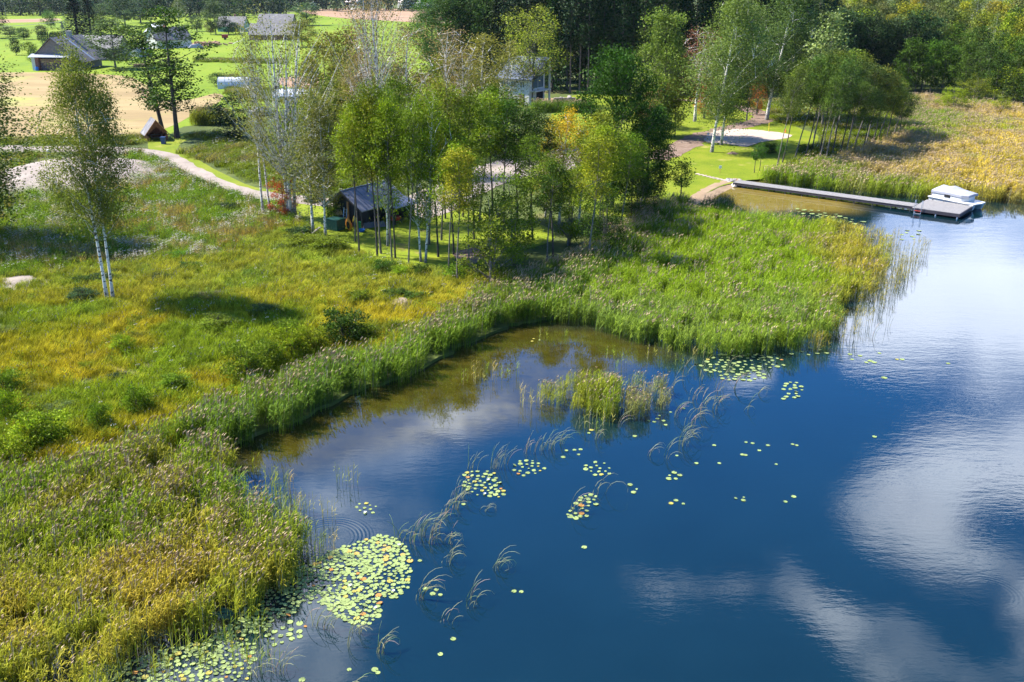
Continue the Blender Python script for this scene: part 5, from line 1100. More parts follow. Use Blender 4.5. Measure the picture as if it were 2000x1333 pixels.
# old barn --------------------------------------------------------------
def barn():
    o = G(73, 137, LAND_Z); e = empty('barn', o, -.12, 'old grey barn with boarded gable, firewood under its tin awning', 'barn')
    W, L, hw, hr = 11.0, 16, 4.1, 8.7
    gable_body(W, L, hw, hr).build('wall', M['grey_wood'], e)
    top = lambda x: hw + (hr - hw) * (1 - abs(x - W / 2) / (W / 2)) - .1
    boards(e, 'board', M['grey_wood'], .1, W - .1, hw + .25, hr, 0, 22, -.05, top)
    s = (hr - hw) / (W / 2)
    for sg in (0, 1):
        x0, x1 = (-.9, W / 2 - .01) if sg == 0 else (W / 2 + .01, W + 3.2); z0, z1 = (hw - .9 * s, hr) if sg == 0 else (hr, hw - 3.2 * s * .75)
        r_ = MB(); r_.slab((x0, -.5, z0 + .2), (x1, -.5, z1 + .2), (x1, L + .4, z1 + .2), (x0, L + .4, z0 + .2), .18); rf = r_.build('roof', M['slate'], e)
        if sg:
            q = MB(); f = lambda t: (x0 + (x1 - x0) * t, z0 + (z1 - z0) * t); a, b = f(.02), f(.98)
            q.slab((a[0], 6.0, a[1] + .26), (b[0], 6.0, b[1] + .26), (b[0], 7.1, b[1] + .26), (a[0], 7.1, a[1] + .26), .05); st = q.build('roof_sheet', M['tin'], rf); st['label'] = 'bright strip of newer sheeting on the barn roof'
            me = MB().slab((a[0], 0, a[1] + .235), (b[0], 0, b[1] + .235), (b[0], .08, b[1] + .235), (a[0], .08, a[1] + .235), .04).mesh('seam', M['slate'])
            for i in range(12): link('seam', me, rf, (0, .6 + i * 1.35, 0))
    aw = MB(); aw.slab((-.9, -2.4, 3.7), (W + .3, -2.4, 3.7), (W + .3, -.06, 4.45), (-.9, -.06, 4.45), .1); aw.build('awning', M['tin'], e)
    MB().box(-.1, .9, -2.0, -.06, 0, 3.6).build('corner_wall', M['wall_white'], e); MB().box(.95, 2.0, -2.0, -.06, 0, 3.6).build('brick_wall', M['brick'], e)
    ch = MB(); ch.box(W / 2 - .55, W / 2 + .55, 9.3, 10.4, hr - 1.2, hr + 1.3); c = ch.build('chimney', M['concrete'], e); MB().box(W / 2 - .7, W / 2 + .7, 9.15, 10.55, hr + 1.302, hr + 1.5).build('cap', M['concrete'], c)
    fw = empty('firewood_stack', o + Vector((2.4, -2.1, 0)), -.12, 'stacked firewood under the tin awning of the old barn', 'firewood')
    lg = [MB().tube([(0, 0, 0), (0, 1.2, 0)], .17, 6).mesh('log', M['firewood_a']), MB().tube([(0, 0, 0), (0, 1.2, 0)], .17, 6).mesh('log', M['firewood_b'])]
    for r_ in range(9):
        for c in range(23):
            link('log', lg[0 if (r_ > 5 or random.random() < .3) else 1], fw, (c * .37 + (r_ % 2) * .18, random.uniform(-.08, .08), .17 + r_ * .35))
    b = empty('barrel', o + Vector((1.3, -2.9, 0)), 0, 'blue barrel at the brick corner of the old barn', 'barrel'); MB().tube([(0, 0, 0), (0, 0, .1), (0, 0, .9), (0, 0, 1.0)], [.4, .45, .45, .4], 12).build('body', M['plastic_blue'], b, smooth=True); MB().tube([(0, 0, 1.002), (0, 0, 1.06)], .42, 12).build('lid', M['plastic_blue'], b)
    # the lower wing behind
    p = G(150, 118, LAND_Z); w2 = empty('barn_wing', p, -.1, 'low grey-roofed outbuilding right of the old barn, behind the tall birch', 'outbuilding')
    q = MB(); q.extr([(0, 0, 0), (0, 8, 0), (0, 8, 4), (0, 4, 7.2), (0, 0, 4)], (14, 0, 0)); q.build('wall', M['grey_wood'], w2)
    for a, b in (((-.5, 4.4), (3.6, 7.4)), ((7.4 - 3.0, 8.5), (7.4, 3.6))):
        pass
    r1 = MB(); r1.slab((-.6, -.8, 3.6), (14.6, -.8, 3.6), (14.6, 3.99, 7.45), (-.6, 3.99, 7.45), .2); r1.build('roof', M['slate'], w2)
    r2 = MB(); r2.slab((-.6, 4.01, 7.45), (14.6, 4.01, 7.45), (14.6, 8.8, 3.6), (-.6, 8.8, 3.6), .2); r2.build('roof', M['slate'], w2)
barn()
def gable_house(px, py, rz, W, L, hw, hr, wallm, roofm, label, name='house', cat='house', wins=2, chim=True, ridge_x=False, ov=.5):
    e = empty(name, G(px, py, LAND_Z), rz, label, cat)
    gable_body(W, L, hw, hr, -W / 2).build('wall', wallm, e); s = (hr - hw) / (W / 2)
    for sg in (-1, 1):
        x0, x1 = (-W / 2 - ov, -.01) if sg < 0 else (.01, W / 2 + ov); z0, z1 = (hw - ov * s, hr) if sg < 0 else (hr, hw - ov * s)
        rr = MB().slab((x0, -ov, z0 + .2), (x1, -ov, z1 + .2), (x1, L + ov, z1 + .2), (x0, L + ov, z0 + .2), .18).build('roof', roofm, e)
        if chim and sg > 0: MB().box(.4, 1.2, L * .4, L * .4 + .8, hr - 1, hr + 1.1).build('chimney', M['terracotta'], rr)
    for i in range(wins):
        x = -W / 2 + (i + .5) * W / wins - .6; window(e, x, hw * .35, 1.2, hw * .4, 0, M['paint_white'])
    if wins: window(e, -.5, hw + (hr - hw) * .25, 1.0, 1.1, 0, M['paint_white'])
    MB().box(-W / 2 + .3, -W / 2 + 1.3, -.05, -.003, 0, 2.1).build('door', M['brown'], e)
    return e
gable_house(296, 95, -.75, 9, 14, 3.2, 7.2, M['wall_white'], M['slate'], 'farmhouse with grey gabled roof hidden behind the two dark alders')
gable_house(322, 78, .8, 8, 9, 3, 6.2, M['grey_wood'], M['tin'], 'outbuilding with pale metal roof right behind the farmhouse', 'outbuilding', 'outbuilding', 1, False)
gable_house(482, 62, 1.45, 8, 13, 2.8, 6.8, M['teal'], M['slate'], 'small teal-walled house with grey roof beside the orchard')
gable_house(575, 54, 1.5, 9, 18, 2.6, 6.6, M['grey_wood'], M['slate'], 'long grey-roofed shed behind the birches, upper one', 'long_shed', 'shed', 0, False)
gable_house(580, 78, 1.52, 9, 19, 2.4, 6.4, M['brick'], M['slate'], 'long grey-roofed shed behind the birches, lower one', 'long_shed', 'shed', 0, False)
gable_house(798, 16, .35, 11, 16, 4.5, 11, M['wall_white'], M['pale_roof'], 'distant pale house with steep gable beyond the ploughed field')
gable_house(816, 14, -.9, 11, 16, 4.5, 11, M['wall_white'], M['slate_dark'], 'distant dark-roofed house right of the pale gable')
gable_house(829, 16, -.5, 9, 14, 3.5, 9, M['wall_white'], M['pale_roof'], 'distant pale-roofed house half hidden by the dark tree')
gable_house(704, 12, .9, 10, 14, 3.5, 7, M['wall_white'], M['pale_roof'], 'distant pale house behind the bare white birches')
gable_house(735, 8, 1.3, 12, 22, 4, 8, M['concrete'], M['slate_dark'], 'distant long building behind the bare white birches')
gable_house(613, 15, .2, 5, 5, 3, 4.5, M['paint_white'], M['tin'], 'tiny white building at the far edge of the fields', wins=0, chim=False)

# white two-storey house --------------------------------------------------
def white_house():
    o = G(1034, 207, LAND_Z); e = empty('house', o, .98, 'white two-storey house with slanting blue-grey roof at the edge of the wood', 'house')
    W, D, hl, hrt = 5.8, 7.6, 5.7, 8.9; zt = lambda x: hl + (hrt - hl) * x / W
    MB().extr([(0, 0, 0), (W, 0, 0), (W, 0, hrt - .2), (0, 0, hl - .2)], (0, D, 0)).build('wall', M['wall_white'], e)
    me = MB().box(-.045, -.003, .05, D - .05, 0, .24).mesh('board', M['wall_white'])
    for i in range(19): link('board', me, e, (0, 0, .15 + i * .27))
    th = .26
    MB().slab((-.8, -.9, zt(-.8)), (W + .6, -.9, zt(W + .6)), (W + .6, D + .6, zt(W + .6)), (-.8, D + .6, zt(-.8)), th).build('roof', plain('blue_grey_roof', (.10, .12, .17), .55, .1, 2, spec=.2), e)
    def left(o_): o_.rotation_euler = (0, 0, -math.pi / 2); return o_       # onto the low long side
    for x in (-2.4, -6.4): left(MB().box(x, x + 1.15, -.09, -.05, 0, 2.3).build('door', M['brown'], e))
    left(window(e, -4.6, 3.4, 1.3, 1.3, -.05, M['paint_white'])); left(window(e, -7.0, 3.4, 1.2, 1.3, -.05, M['paint_white'])); left(window(e, -2.3, 3.5, 1.2, 1.3, -.05, M['paint_white']))
    window(e, 1.0, 3.3, 4.3, 2.6, 0, M['paint_white'], bars=1); MB().box(2.6, 5.2, -.04, -.003, 0, 2.5).build('dark_opening_panel', M['dark'], e)  # thin dark panel on the closed wall; the opening's shade is its colour
    MB().box(W - .1, W + .2, -1.3, -1.0, 0, zt(W) - .35).build('corner_post', M['wall_white'], e); MB().box(.2, W + .3, -1.4, -.05, 2.75, 2.95).build('balcony', M['wall_white'], e)
    # lumber and a grey pile right of it
    q = empty('timber_pile', G(1083, 197, LAND_Z), .1, 'flat stack of grey timber right of the white house', 'timber pile')
    me = MB().box(0, 4.6, 0, .28, 0, .16).mesh('plank', M['grey_wood'])
    for r_ in range(3):
        for c in range(4): link('plank', me, q, (random.uniform(-.2, .2), c * .32, r_ * .18))
    p = MB(); rr = random.Random(3)
    e2 = empty('rubble_pile', G(1100, 196, LAND_Z), 0, 'pale grey heap of stone slabs beside the timber stack', 'stone pile')
    for i in range(16):
        s = rr.uniform(.3, .6); h = MB(); h.hexa([(-s, -s * .6, 0), (s, -s * .5, 0), (s * .8, s * .6, 0), (-s * .9, s * .5, 0), (-s * .8, -s * .4, s * .4), (s * .7, -s * .5, s * .5), (s * .7, s * .5, s * .4), (-s * .7, s * .4, s * .5)])
        h.build('stone', M['rock'], e2, (rr.uniform(-1.6, 1.6), rr.uniform(-.8, .8), max(0, .9 - abs(i - 8) * .12) * rr.random()), rr.uniform(0, 3))
white_house()

# greenhouses, car and farm things -------------------------------------------
def tunnel(px, py, rz, L, W, Hh, label, name='polytunnel'):
    e = empty(name, G(px, py, LAND_Z), rz, label, 'greenhouse'); n = 10; prof = [(math.cos(math.pi * i / n) * W / 2, math.sin(math.pi * i / n) ** .8 * Hh) for i in range(n + 1)]
    f = MB(); f.extr([(0, a, b) for a, b in prof], (L, 0, 0)); f.build('film_cover', M['film'], e, smooth=False)
    rib = MB()
    for i in range(n):
        a, b = prof[i], prof[i + 1]; rib.tube([(0, a[0] * 1.01, a[1] * 1.01), (0, b[0] * 1.01, b[1] * 1.01)], .04, 4)
    me = rib.mesh('hoop', M['steel'])
    for i in range(7): link('hoop', me, e, (L * i / 6, 0, 0))
    MB().box(-.05, -.01, -.5, .5, 0, 1.9).build('door', M['white_paint'], e)
tunnel(429, 173, .02, 9.5, 3.2, 2.6, 'white tunnel greenhouse on the bright pasture, behind the bare birches')
tunnel(541, 194, -.12, 13.0, 5, 2.2, 'low white sheeted greenhouse behind the largest birch', 'greenhouse')
tunnel(262, 112, 1.2, 7, 4, 3, 'pale tunnel greenhouse between barn and farmhouse')
def car(px, py, rz, mat, label):
    e = empty('parked_car', G(px, py, LAND_Z), rz, label, 'car'); b = MB()
    sec = [(-2.15, .35, .75), (-2.1, .3, .95), (-1.2, .28, 1.02), (-.6, .28, 1.05), (.9, .28, 1.05), (1.9, .28, 1.0), (2.15, .35, .8)]
    vs = []; fs = []
    for (x, z0, z1) in sec: vs += [(x, -.85, z0), (x, .85, z0), (x, .88, z1 * .8), (x, .8, z1), (x, -.8, z1), (x, -.88, z1 * .8)]
    for i in range(len(sec) - 1):
        for k in range(6): fs.append((i * 6 + k, (i + 1) * 6 + k, (i + 1) * 6 + (k + 1) % 6, i * 6 + (k + 1) % 6))
    fs += [(0, 1, 2, 3, 4, 5)[::1], tuple(range(36, 42))[::-1]]; b.add(vs, fs); b.build('body', mat, e, bevel=.04)
    c = MB(); c.hexa([(-1.1, -.76, 1.04), (1.7, -.76, 1.04), (1.7, .76, 1.04), (-1.1, .76, 1.04), (-.4, -.62, 1.5), (1.2, -.62, 1.5), (1.2, .62, 1.5), (-.4, .62, 1.5)]); c.build('window_band', M['glass'], e)
    MB().box(-.38, 1.18, -.6, .6, 1.502, 1.54).build('roof', mat, e)
    for x in (-1.35, 1.35):
        for s in (-1, 1):
            w_ = MB().extr([(x + math.cos(a) * .33, s * .8, .33 + math.sin(a) * .33) for a in [i * math.pi / 8 for i in range(16)]], (0, s * .12, 0)).build('wheel', M['rubber'], e)
            MB().extr([(x + math.cos(a) * .18, s * .925, .33 + math.sin(a) * .18) for a in [i * math.pi / 5 for i in range(10)]], (0, s * .01, 0)).build('rim', M['steel'], w_)
    for s in (-.6, .6): MB().box(-2.17, -2.12, s - .15, s + .15, .62, .76).build('headlight', M['film'], e)
car(508, 226, .5, M['car_paint'], 'pale blue-grey car half hidden behind the two thin birches')
def power_pole():
    e = empty('power_pole', G(129, 100, LAND_Z), 0, 'wooden power pole with slanting props behind the barn ridge', 'power pole'); h = top_h(129, 100, 42)
    MB().tube([(0, 0, 0), (0, 0, h)], [.2, .14], 7).build('pole', M['grey_wood'], e)
    for s in (-1, 1): MB().tube([(s * 2.2, 0, 0), (s * .1, 0, h - .8)], [.16, .12], 6).build('prop', M['grey_wood'], e)
    MB().box(-.9, .9, -.08, .08, h - .7, h - .5).build('crossarm', M['grey_wood'], e)
    for s in (-.8, 0, .8): MB().tube([(s, 0, h - .498), (s, 0, h - .2)], .07, 6).build('insulator', M['paint_white'], e)
    t = G(129, 100, LAND_Z)
    for s in (-.8, 0, .8):
        A = t + Vector((s, 0, h - .15)); B = A + Vector((-95, 60, -1)); pts = [A.lerp(B, k / 12) + Vector((0, 0, -2.5 * (1 - (2 * k / 12 - 1) ** 2))) for k in range(13)]
        tag(MB().tube(pts, .025, 3).build('power_line', M['slate_dark'], None), {-.8: 'left', 0: 'middle', .8: 'right'}[s] + ' one of the three power lines running left from the pole behind the barn', 'power line', 'power lines left of the pole')
    for (px, py, ty) in ((12, 34, 6), (388, 32, 20), (98, 36, 22)):
        e = empty('power_pole', G(px, py, LAND_Z), 0, {12: 'distant pole at the far left edge of the fields', 388: 'distant short pole left of the orchard', 98: 'distant pole beyond the big spruces'}[px], 'power pole'); h = top_h(px, py, ty); MB().tube([(0, 0, 0), (0, 0, h)], .25, 5).build('pole', M['grey_wood'], e); MB().box(-.9, .9, -.1, .1, h - .6, h - .4).build('crossarm', M['grey_wood'], e)
power_pole()
def farm_bits():
    rr = random.Random(5)
    e = empty('log_pile', G(398, 90, LAND_Z), 0, 'heap of sawn logs and boards on the pasture below the orchard', 'log pile')
    me = MB().tube([(-.9, 0, 0), (.9, 0, 0)], .32, 6).mesh('log', M['firewood_a'])
    for i in range(42): link('log', me, e, (rr.gauss(0, 4.2), rr.gauss(0, 1.2), .3 + rr.uniform(0, 1.1)), (0, rr.uniform(-.3, .3), rr.uniform(-.7, .7)))
    e = empty('tarpaulin_heap', G(383, 94, LAND_Z), .3, 'grey-white sheeted heap left of the log pile', 'tarpaulin'); q = MB(); q.hexa([(-3, -1.4, 0), (3, -1.2, 0), (2.6, 1.2, 0), (-2.8, 1.4, 0), (-1.6, -.7, 1.3), (1.2, -.6, 1.7), (1.4, .6, 1.4), (-1.8, .5, 1.1)]); q.build('sheet', M['cover'], e, bevel=.2)
    e = empty('farm_trailer', G(440, 78, LAND_Z), .2, 'small red farm trailer on the mown grass by the orchard', 'trailer'); MB().hexa([(-1.2, -.8, .7), (1.2, -.8, .7), (1.2, .8, .7), (-1.2, .8, .7), (-1.3, -.95, 2.0), (1.3, -.95, 2.0), (1.3, .95, 2.0), (-1.3, .95, 2.0)]).build('body', M['tractor_red'], e)
    for s in (-1, 1): MB().extr([(math.cos(a) * .5, s * .97, .5 + math.sin(a) * .5) for a in [i * math.pi / 6 for i in range(12)]], (0, s * .2, 0)).build('wheel', M['rubber'], e)
    MB().tube([(1.3, 0, .7), (2.6, 0, .4)], .08, 5).build('drawbar', M['rubber'], e)
    e = empty('plank_pile', G(262, 132, LAND_Z), .3, 'brownish pile of planks between barn and dark alders', 'plank pile'); me = MB().box(0, 5, 0, .3, 0, .16).mesh('plank', M['firewood_a'])
    for i in range(24): link('plank', me, e, (rr.uniform(-.5, .5), (i % 6) * .42, (i // 6) * .22), (0, 0, rr.uniform(-.08, .08)))
    # small markers
    def post_sign(px, py, h, w_, label):
        e = empty('sign', G(px, py, LAND_Z), 0, label, 'sign'); MB().box(-.03, .03, -.03, .03, 0, h).build('post', M['orange_wood'], e); MB().box(-w_, w_, -.06, -.032, h - .35, h + .05).build('panel', M['paint_white'], e)
    post_sign(1406, 338, .95, .18, 'small blank white sign on a stake on the beach lawn'); post_sign(821, 378, 1.1, .18, 'small blank white sign at the road right of the black shed'); post_sign(1383, 267, .6, .16, 'tiny white marker at the left tip of the sand court')
    e = empty('manhole_post', G(97, 306, LAND_Z), 0, 'stubby dark post with white cap beside the gravel mound', 'post'); MB().tube([(0, 0, 0), (0, 0, .75)], .22, 10).build('post', M['slate_dark'], e); MB().tube([(0, 0, .752), (0, 0, 1.0)], .27, 10).build('cap', M['paint_white'], e)
    e = empty('manhole_post', G(456, 381, LAND_Z), 0, 'short grey stub at the lower edge of the road', 'post'); MB().tube([(0, 0, 0), (0, 0, .45)], .25, 10).build('post', M['concrete'], e); MB().tube([(0, 0, .452), (0, 0, .55)], .3, 10).build('cap', M['slate_dark'], e)
    for (px, py, lb) in ((1417, 250, 'left yellow net pole of the sand court'), (1501, 258, 'right yellow net pole of the sand court')):
        e = empty('net_pole', G(px, py, LAND_Z), 0, lb, 'net pole', 'yellow poles of the sand court'); MB().tube([(0, 0, 0), (0, 0, 1.5)], .06, 6).build('pole', M['pole_yellow'], e); MB().tube([(0, 0, 0), (0, 0, .12)], .14, 8).build('sleeve', M['concrete'], e)
    e = empty('traffic_cone', G(1534, 259, LAND_Z), 0, 'small orange cone at the right end of the sand court', 'cone'); MB().tube([(0, 0, .04), (0, 0, .6)], [.2, .04], 10).build('cone', M['plastic_orange'], e); MB().box(-.25, .25, -.25, .25, 0, .038).build('base', M['plastic_orange'], e)
    e = empty('bench', G(1397, 194, LAND_Z), 0, 'low dark red bench at the far edge of the round lawn', 'bench'); MB().box(-1.2, 1.2, -.2, .2, .42, .5).build('seat', M['brick'], e)
    for s in (-.9, .9): MB().box(s - .08, s + .08, -.18, .18, 0, .418).build('leg', M['brick'], e)
    # boards on the beach
    def sup(px, py, z, mat, rz, label, L=3.1):
        pts = []
        for i in range(24):
            a = 2 * math.pi * i / 24; pts.append((math.copysign(abs(math.cos(a)) ** .8, math.cos(a)) * L / 2, math.copysign(abs(math.sin(a)) ** .9, math.sin(a)) * .4, 0))
        e = empty('paddle_board', G(px, py, LAND_Z) + Vector((0, 0, z)), rz, label, 'paddle board'); MB().extr(pts, (0, 0, .13)).build('board', mat, e, bevel=.03)
        MB().box(-.6, .3, -.28, .28, .131, .14).build('deck_pad', M['slate_dark'], e); MB().extr([(-L / 2 + .3, 0, 0), (-L / 2 + .55, 0, 0), (-L / 2 + .35, 0, -.05)], (0, .02, 0)).build('fin', M['rubber'], e)
    sup(1308, 404, .05, M['pink_red'], .25, 'red paddle board lying lowest on the beach', 3.4); sup(1306, 402, .22, M['board_blue'], .3, 'blue paddle board lying across the red ones'); sup(1290, 404, .08, M['plastic_orange'], .1, 'orange-red paddle board under the left end of the blue one', 2.6)
    for i, (px, py, s, lb) in enumerate([(1252, 392, .35, 'pale boulder left of the tree foot at the beach'), (1284, 394, .25, 'small dark-speckled stone near the paddle boards'), (1271, 394, .2, 'small grey stone beside the pale boulder'), (1347, 404, .4, 'grey stone at the water edge of the beach')]):
        rock(px, py, s, lb, i)
def rock(px, py, s, label, seed, z=LAND_Z, sy=.7):
    rr = random.Random(seed); vs = []; fs = []; n = 9; m_ = 5
    for j in range(m_ + 1):
        for i in range(n):
            a = 2 * math.pi * i / n; b = math.pi / 2 * j / m_; r_ = s * (1 + rr.uniform(-.16, .16)); vs.append((math.cos(a) * math.cos(b) * r_ * 1.2, math.sin(a) * math.cos(b) * r_ * sy, math.sin(b) * r_ * .8 - .05))
    for j in range(m_):
        for i in range(n): fs.append((j * n + i, j * n + (i + 1) % n, (j + 1) * n + (i + 1) % n, (j + 1) * n + i))
    q = MB(); q.add(vs, fs); tag(q.build('boulder', M['rock'], None, G(px, py, z), rr.uniform(0, 3)), label, 'boulder')
farm_bits()
for i, (px, py, s, lb) in enumerate([(1424, 357, .75, 'large grey boulder at the shore end of the jetty, leftmost'), (1435, 355, .5, 'grey boulder second from the left at the jetty root'), (1434, 364, .55, 'pinkish boulder in front at the jetty root'), (1445, 362, .62, 'broad pinkish boulder touching the jetty root'), (1444, 354, .4, 'small pale boulder behind the jetty root'), (1452, 365, .4, 'flat boulder half under the jetty')]):
    rock(px, py, s, lb, 20 + i, .05)

# jetty --------------------------------------------------------------------
def jetty():
    zt = .62; A = G(1446, 358, zt); B = G(1846, 414, zt)
    # walkway runs from the shore to the far corner of the platform
    A = G(1438, 354, zt); E = G(1790, 401, zt); d = (E - A); L = d.length; rz = math.atan2(d.y, d.x); wd = 1.9
    e = empty('jetty', (A.x, A.y, 0), rz, 'long grey jetty with wide end platform reaching into the lake', 'jetty')
    PL = 5.2; n = int((L) / .16); me = MB().box(0, .145, -wd / 2, wd / 2, zt - .05, zt).mesh('deck_board', M['deck'])
    # boards too fine to pick apart in the photo: joined into one part
    k = MB()
    for i in range(n): k.box(i * .16, i * .16 + .145, -wd / 2, wd / 2, zt - .05, zt + random.uniform(-.006, .006))
    tag(k.build('deck_boards', M['deck'], e), kind='stuff')
    PW = 5.0; k = MB(); n2 = int(PW / .16)
    for i in range(int(PL / .16)): k.box(L + i * .16, L + i * .16 + .145, -wd / 2 - .6, wd / 2 + 2.9, zt - .05, zt + random.uniform(-.006, .006))
    tag(k.build('platform_boards', M['deck'], e), kind='stuff')
    f = MB()
    for s in (-1, 1): f.box(0, L, s * (wd / 2 - .1) - .06, s * (wd / 2 - .1) + .06, zt - .34, zt - .052)
    f.build('beam', M['deck_side'], e)
    f = MB(); y0, y1 = -wd / 2 - .6, wd / 2 + 2.9
    for y in (y0 + .06, (y0 + y1) / 2, y1 - .06): f.box(L, L + PL, y - .06, y + .06, zt - .40, zt - .052)
    for x in (L + .06, L + PL - .06): f.box(x - .06, x + .06, y0 + .13, y1 - .13, zt - .38, zt - .054)
    f.build('platform_frame', M['deck_side'], e)
    me = MB().tube([(0, 0, -1.0), (0, 0, zt - .345)], .07, 7).mesh('pile', M['deck_side'])
    for i in range(11):
        for s in (-1, 1): link('pile', me, e, (.6 + i * (L - 1) / 10, s * (wd / 2 - .12), 0))
    me = MB().tube([(0, 0, -1.0), (0, 0, zt - .41)], .09, 7).mesh('float_post', M['steel'])
    for x in (L + .3, L + PL / 2, L + PL - .3):
        for y in (y0 + .1, y1 - .1): link('float_post', me, e, (x, y, 0))
    # ladder at the near side
    ld = empty('bathing_ladder', (A.x, A.y, 0), rz, 'white metal bathing ladder with red step at the jetty platform', 'ladder')
    xl = L + .3; y0l = y0
    for s in (0, .75): MB().tube([(xl + s, y0l + .35, zt), (xl + s, y0l + .3, zt + .85), (xl + s, y0l - .05, zt + .9), (xl + s, y0l - .12, zt + .5), (xl + s, y0l - .14, -.8)], .028, 6).build('rail', M['steel'], ld)
    for z in (.32, .02, -.3): MB().box(xl + .03, xl + .72, y0l - .18, y0l - .10, z, z + .04).build('rung', M['plastic_red'] if z > .1 else M['steel'], ld)
    return e
jetty()

def houseboat():
    # measured on the photo: hull from (1805,398) to (1912,408), 3 m wide, long side along the platform
    a = G(1812, 397, 0); b = G(1893, 414, 0); d = b - a; L = 7.6; rz = math.atan2(d.y, d.x)
    e = empty('houseboat', (a.x, a.y, 0), rz + .03, 'white catamaran houseboat under a pale grey tarpaulin at the jetty end', 'boat', None, (.75, .85, .95)); W = 2.9
    # two hulls, each a lofted shape with raked bow (towards +x)
    for (y0, y1) in ((0, .8), (W - .8, W)):
        m_ = MB(); sec = [(0, .0, 1), (.8, 0, 1), (5.2, 0, 1), (6.6, .08, .8), (7.3, .35, .5)]; vs = []; fs = []
        for (x, zk, w_) in sec:
            yc = (y0 + y1) / 2; hwid = (y1 - y0) / 2; vs += [(x, yc - hwid * w_ * .6, -.25 + zk), (x, yc + hwid * w_ * .6, -.25 + zk), (x + zk * .6, yc + hwid * (w_ * .3 + .7), .78), (x + zk * .6, yc - hwid * (w_ * .3 + .7), .78)]
        for i in range(len(sec) - 1):
            for k in range(4): fs.append((i * 4 + k, i * 4 + (k + 1) % 4, (i + 1) * 4 + (k + 1) % 4, (i + 1) * 4 + k)[::-1])
        fs += [(0, 1, 2, 3), (16, 19, 18, 17)]; m_.add(vs, fs); m_.build('hull', M['white_paint'], e, bevel=.05)
    MB().extr([(-.1, -.12, .782), (6.4, -.12, .782), (7.7, .25, .782), (7.9, W / 2, .782), (7.7, W - .25, .782), (6.4, W + .12, .782), (-.1, W + .12, .782)], (0, 0, .14)).build('deck', M['white_paint'], e, bevel=.04)
    MB().box(.3, 5.6, .82, W - .82, .1, .778).build('bridge', M['white_paint'], e)
    # cabin side walls
    c = MB(); c.extr([(.45, .12, .925), (5.4, .12, .925), (6.2, .75, .925), (6.2, W - .75, .925), (5.4, W - .12, .925), (.45, W - .12, .925)], (0, 0, .78)); c.build('cabin', M['white_paint'], e, bevel=.08)
    wf = MB(); wf.box(2.55, 3.5, .055, .115, 1.12, 1.6); w_ = wf.build('window', M['rubber'], e); MB().box(2.62, 3.43, .045, .054, 1.18, 1.54).build('pane', M['dark'], w_)
    # tarpaulin roof: edge overhang, raised ridge near the stern
    t = MB(); xs = [.3, 1.2, 2.2, 3.2, 4.2, 5.4, 6.4]; ys = [0.0, .45, W / 2, W - .45, W]; vs = []; fs = []; rr = random.Random(4)
    hgt = [.18, .62, .55, .72, .42, .30, .10]
    for i, x in enumerate(xs):
        for j, y in enumerate(ys):
            pinch = .35 * max(0, (x - 5.4)); yy = y + (pinch if j == 0 else -pinch if j == 4 else 0)
            vs.append((x, yy, 1.71 + hgt[i] * (0, .62, 1, .62, 0)[j] + rr.uniform(-.03, .03)))
    nj = 5
    for i in range(len(xs) - 1):
        for j in range(nj - 1): fs.append((i * nj + j, (i + 1) * nj + j, (i + 1) * nj + j + 1, i * nj + j + 1))
    t.add(vs, fs)
    edge_ = [i * nj for i in range(len(xs))] + [(len(xs) - 1) * nj + j for j in range(1, nj)] + [i * nj + nj - 1 for i in range(len(xs) - 2, -1, -1)] + [j for j in range(nj - 2, 0, -1)]
    sk = [vs[i] for i in edge_]; n = len(sk); low = [(x, y, z - .26) for x, y, z in sk]; t.add(sk + low, [(i, i + n, (i + 1) % n + n, (i + 1) % n) for i in range(n)])
    o = t.build('tarpaulin', M['cover'], e); sd = o.modifiers.new('t', 'SOLIDIFY'); sd.thickness = .03
    MB().box(-.06, .16, .5, .8, .925, 1.25).build('outboard_bracket', M['slate_dark'], e)
    for x in (.9, 2.8, 4.8): MB().tube([(x, -.2, .25), (x, -.2, .7)], .1, 8).build('fender', M['slate_dark'], e)
houseboat()

# ------------------------------------------------------------------ water lilies and rushes
def lilymat():
    m, t = material('lily_pad'); c = t.new('ShaderNodeObjectInfo'); tc = t.n.new('ShaderNodeTexCoord')
    n = t.noise(tc.outputs['Object'], 9, 4); col = t.mix(t.mapr(n, .35, .75), c.outputs['Color'], t.mix(1, c.outputs['Color'], (.75, .95, .7, 1), 'MULTIPLY'))
    b = t.new('ShaderNodeBsdfPrincipled'); t.l.new(col, b.inputs['Base Color']); b.inputs['Roughness'].default_value = .6; b.inputs['Specular IOR Level'].default_value = .2; out(t, b.outputs[0]); return m
M['pad'] = lilymat()
def pad_mesh(seed):
    rr = random.Random(seed); n = 13; q = MB(); ring = []
    for i in range(n):
        a = .28 + (2 * math.pi - .5) * i / (n - 1); r_ = 1 + rr.uniform(-.05, .05); ring.append((math.cos(a) * r_, math.sin(a) * r_ * .94, .10 * rr.uniform(-.2, 1) * rr.random()))
    q.add([(.12, 0, 0)] + ring, [(0, i + 1, i + 2) for i in range(n - 1)]); return q.mesh('lily_leaf', M['pad'])
PADS = [pad_mesh(s) for s in range(6)]
PADBATCH = {'V': [], 'F': []}
def flower_mesh():
    q = MB()
    for k in range(8):
        a = k * math.pi / 4; c, s = math.cos(a), math.sin(a); q.add([(0, 0, 0), (c * .05 - s * .03, s * .05 + c * .03, .03), (c * .09, s * .09, .07), (c * .05 + s * .03, s * .05 - c * .03, .03)], [(0, 1, 2, 3)])
    return q.mesh('flower', M['white_paint'])
FLOWER = flower_mesh()
def padcol(rr, warm=.1):
    u = rr.random()
    if u < warm * .2: return (.42, .19, .05)
    if u < warm * .6: return (.38, .31, .07)
    k = rr.uniform(.85, 1.15); return (.27 * k, .315 * k, .115 * k)
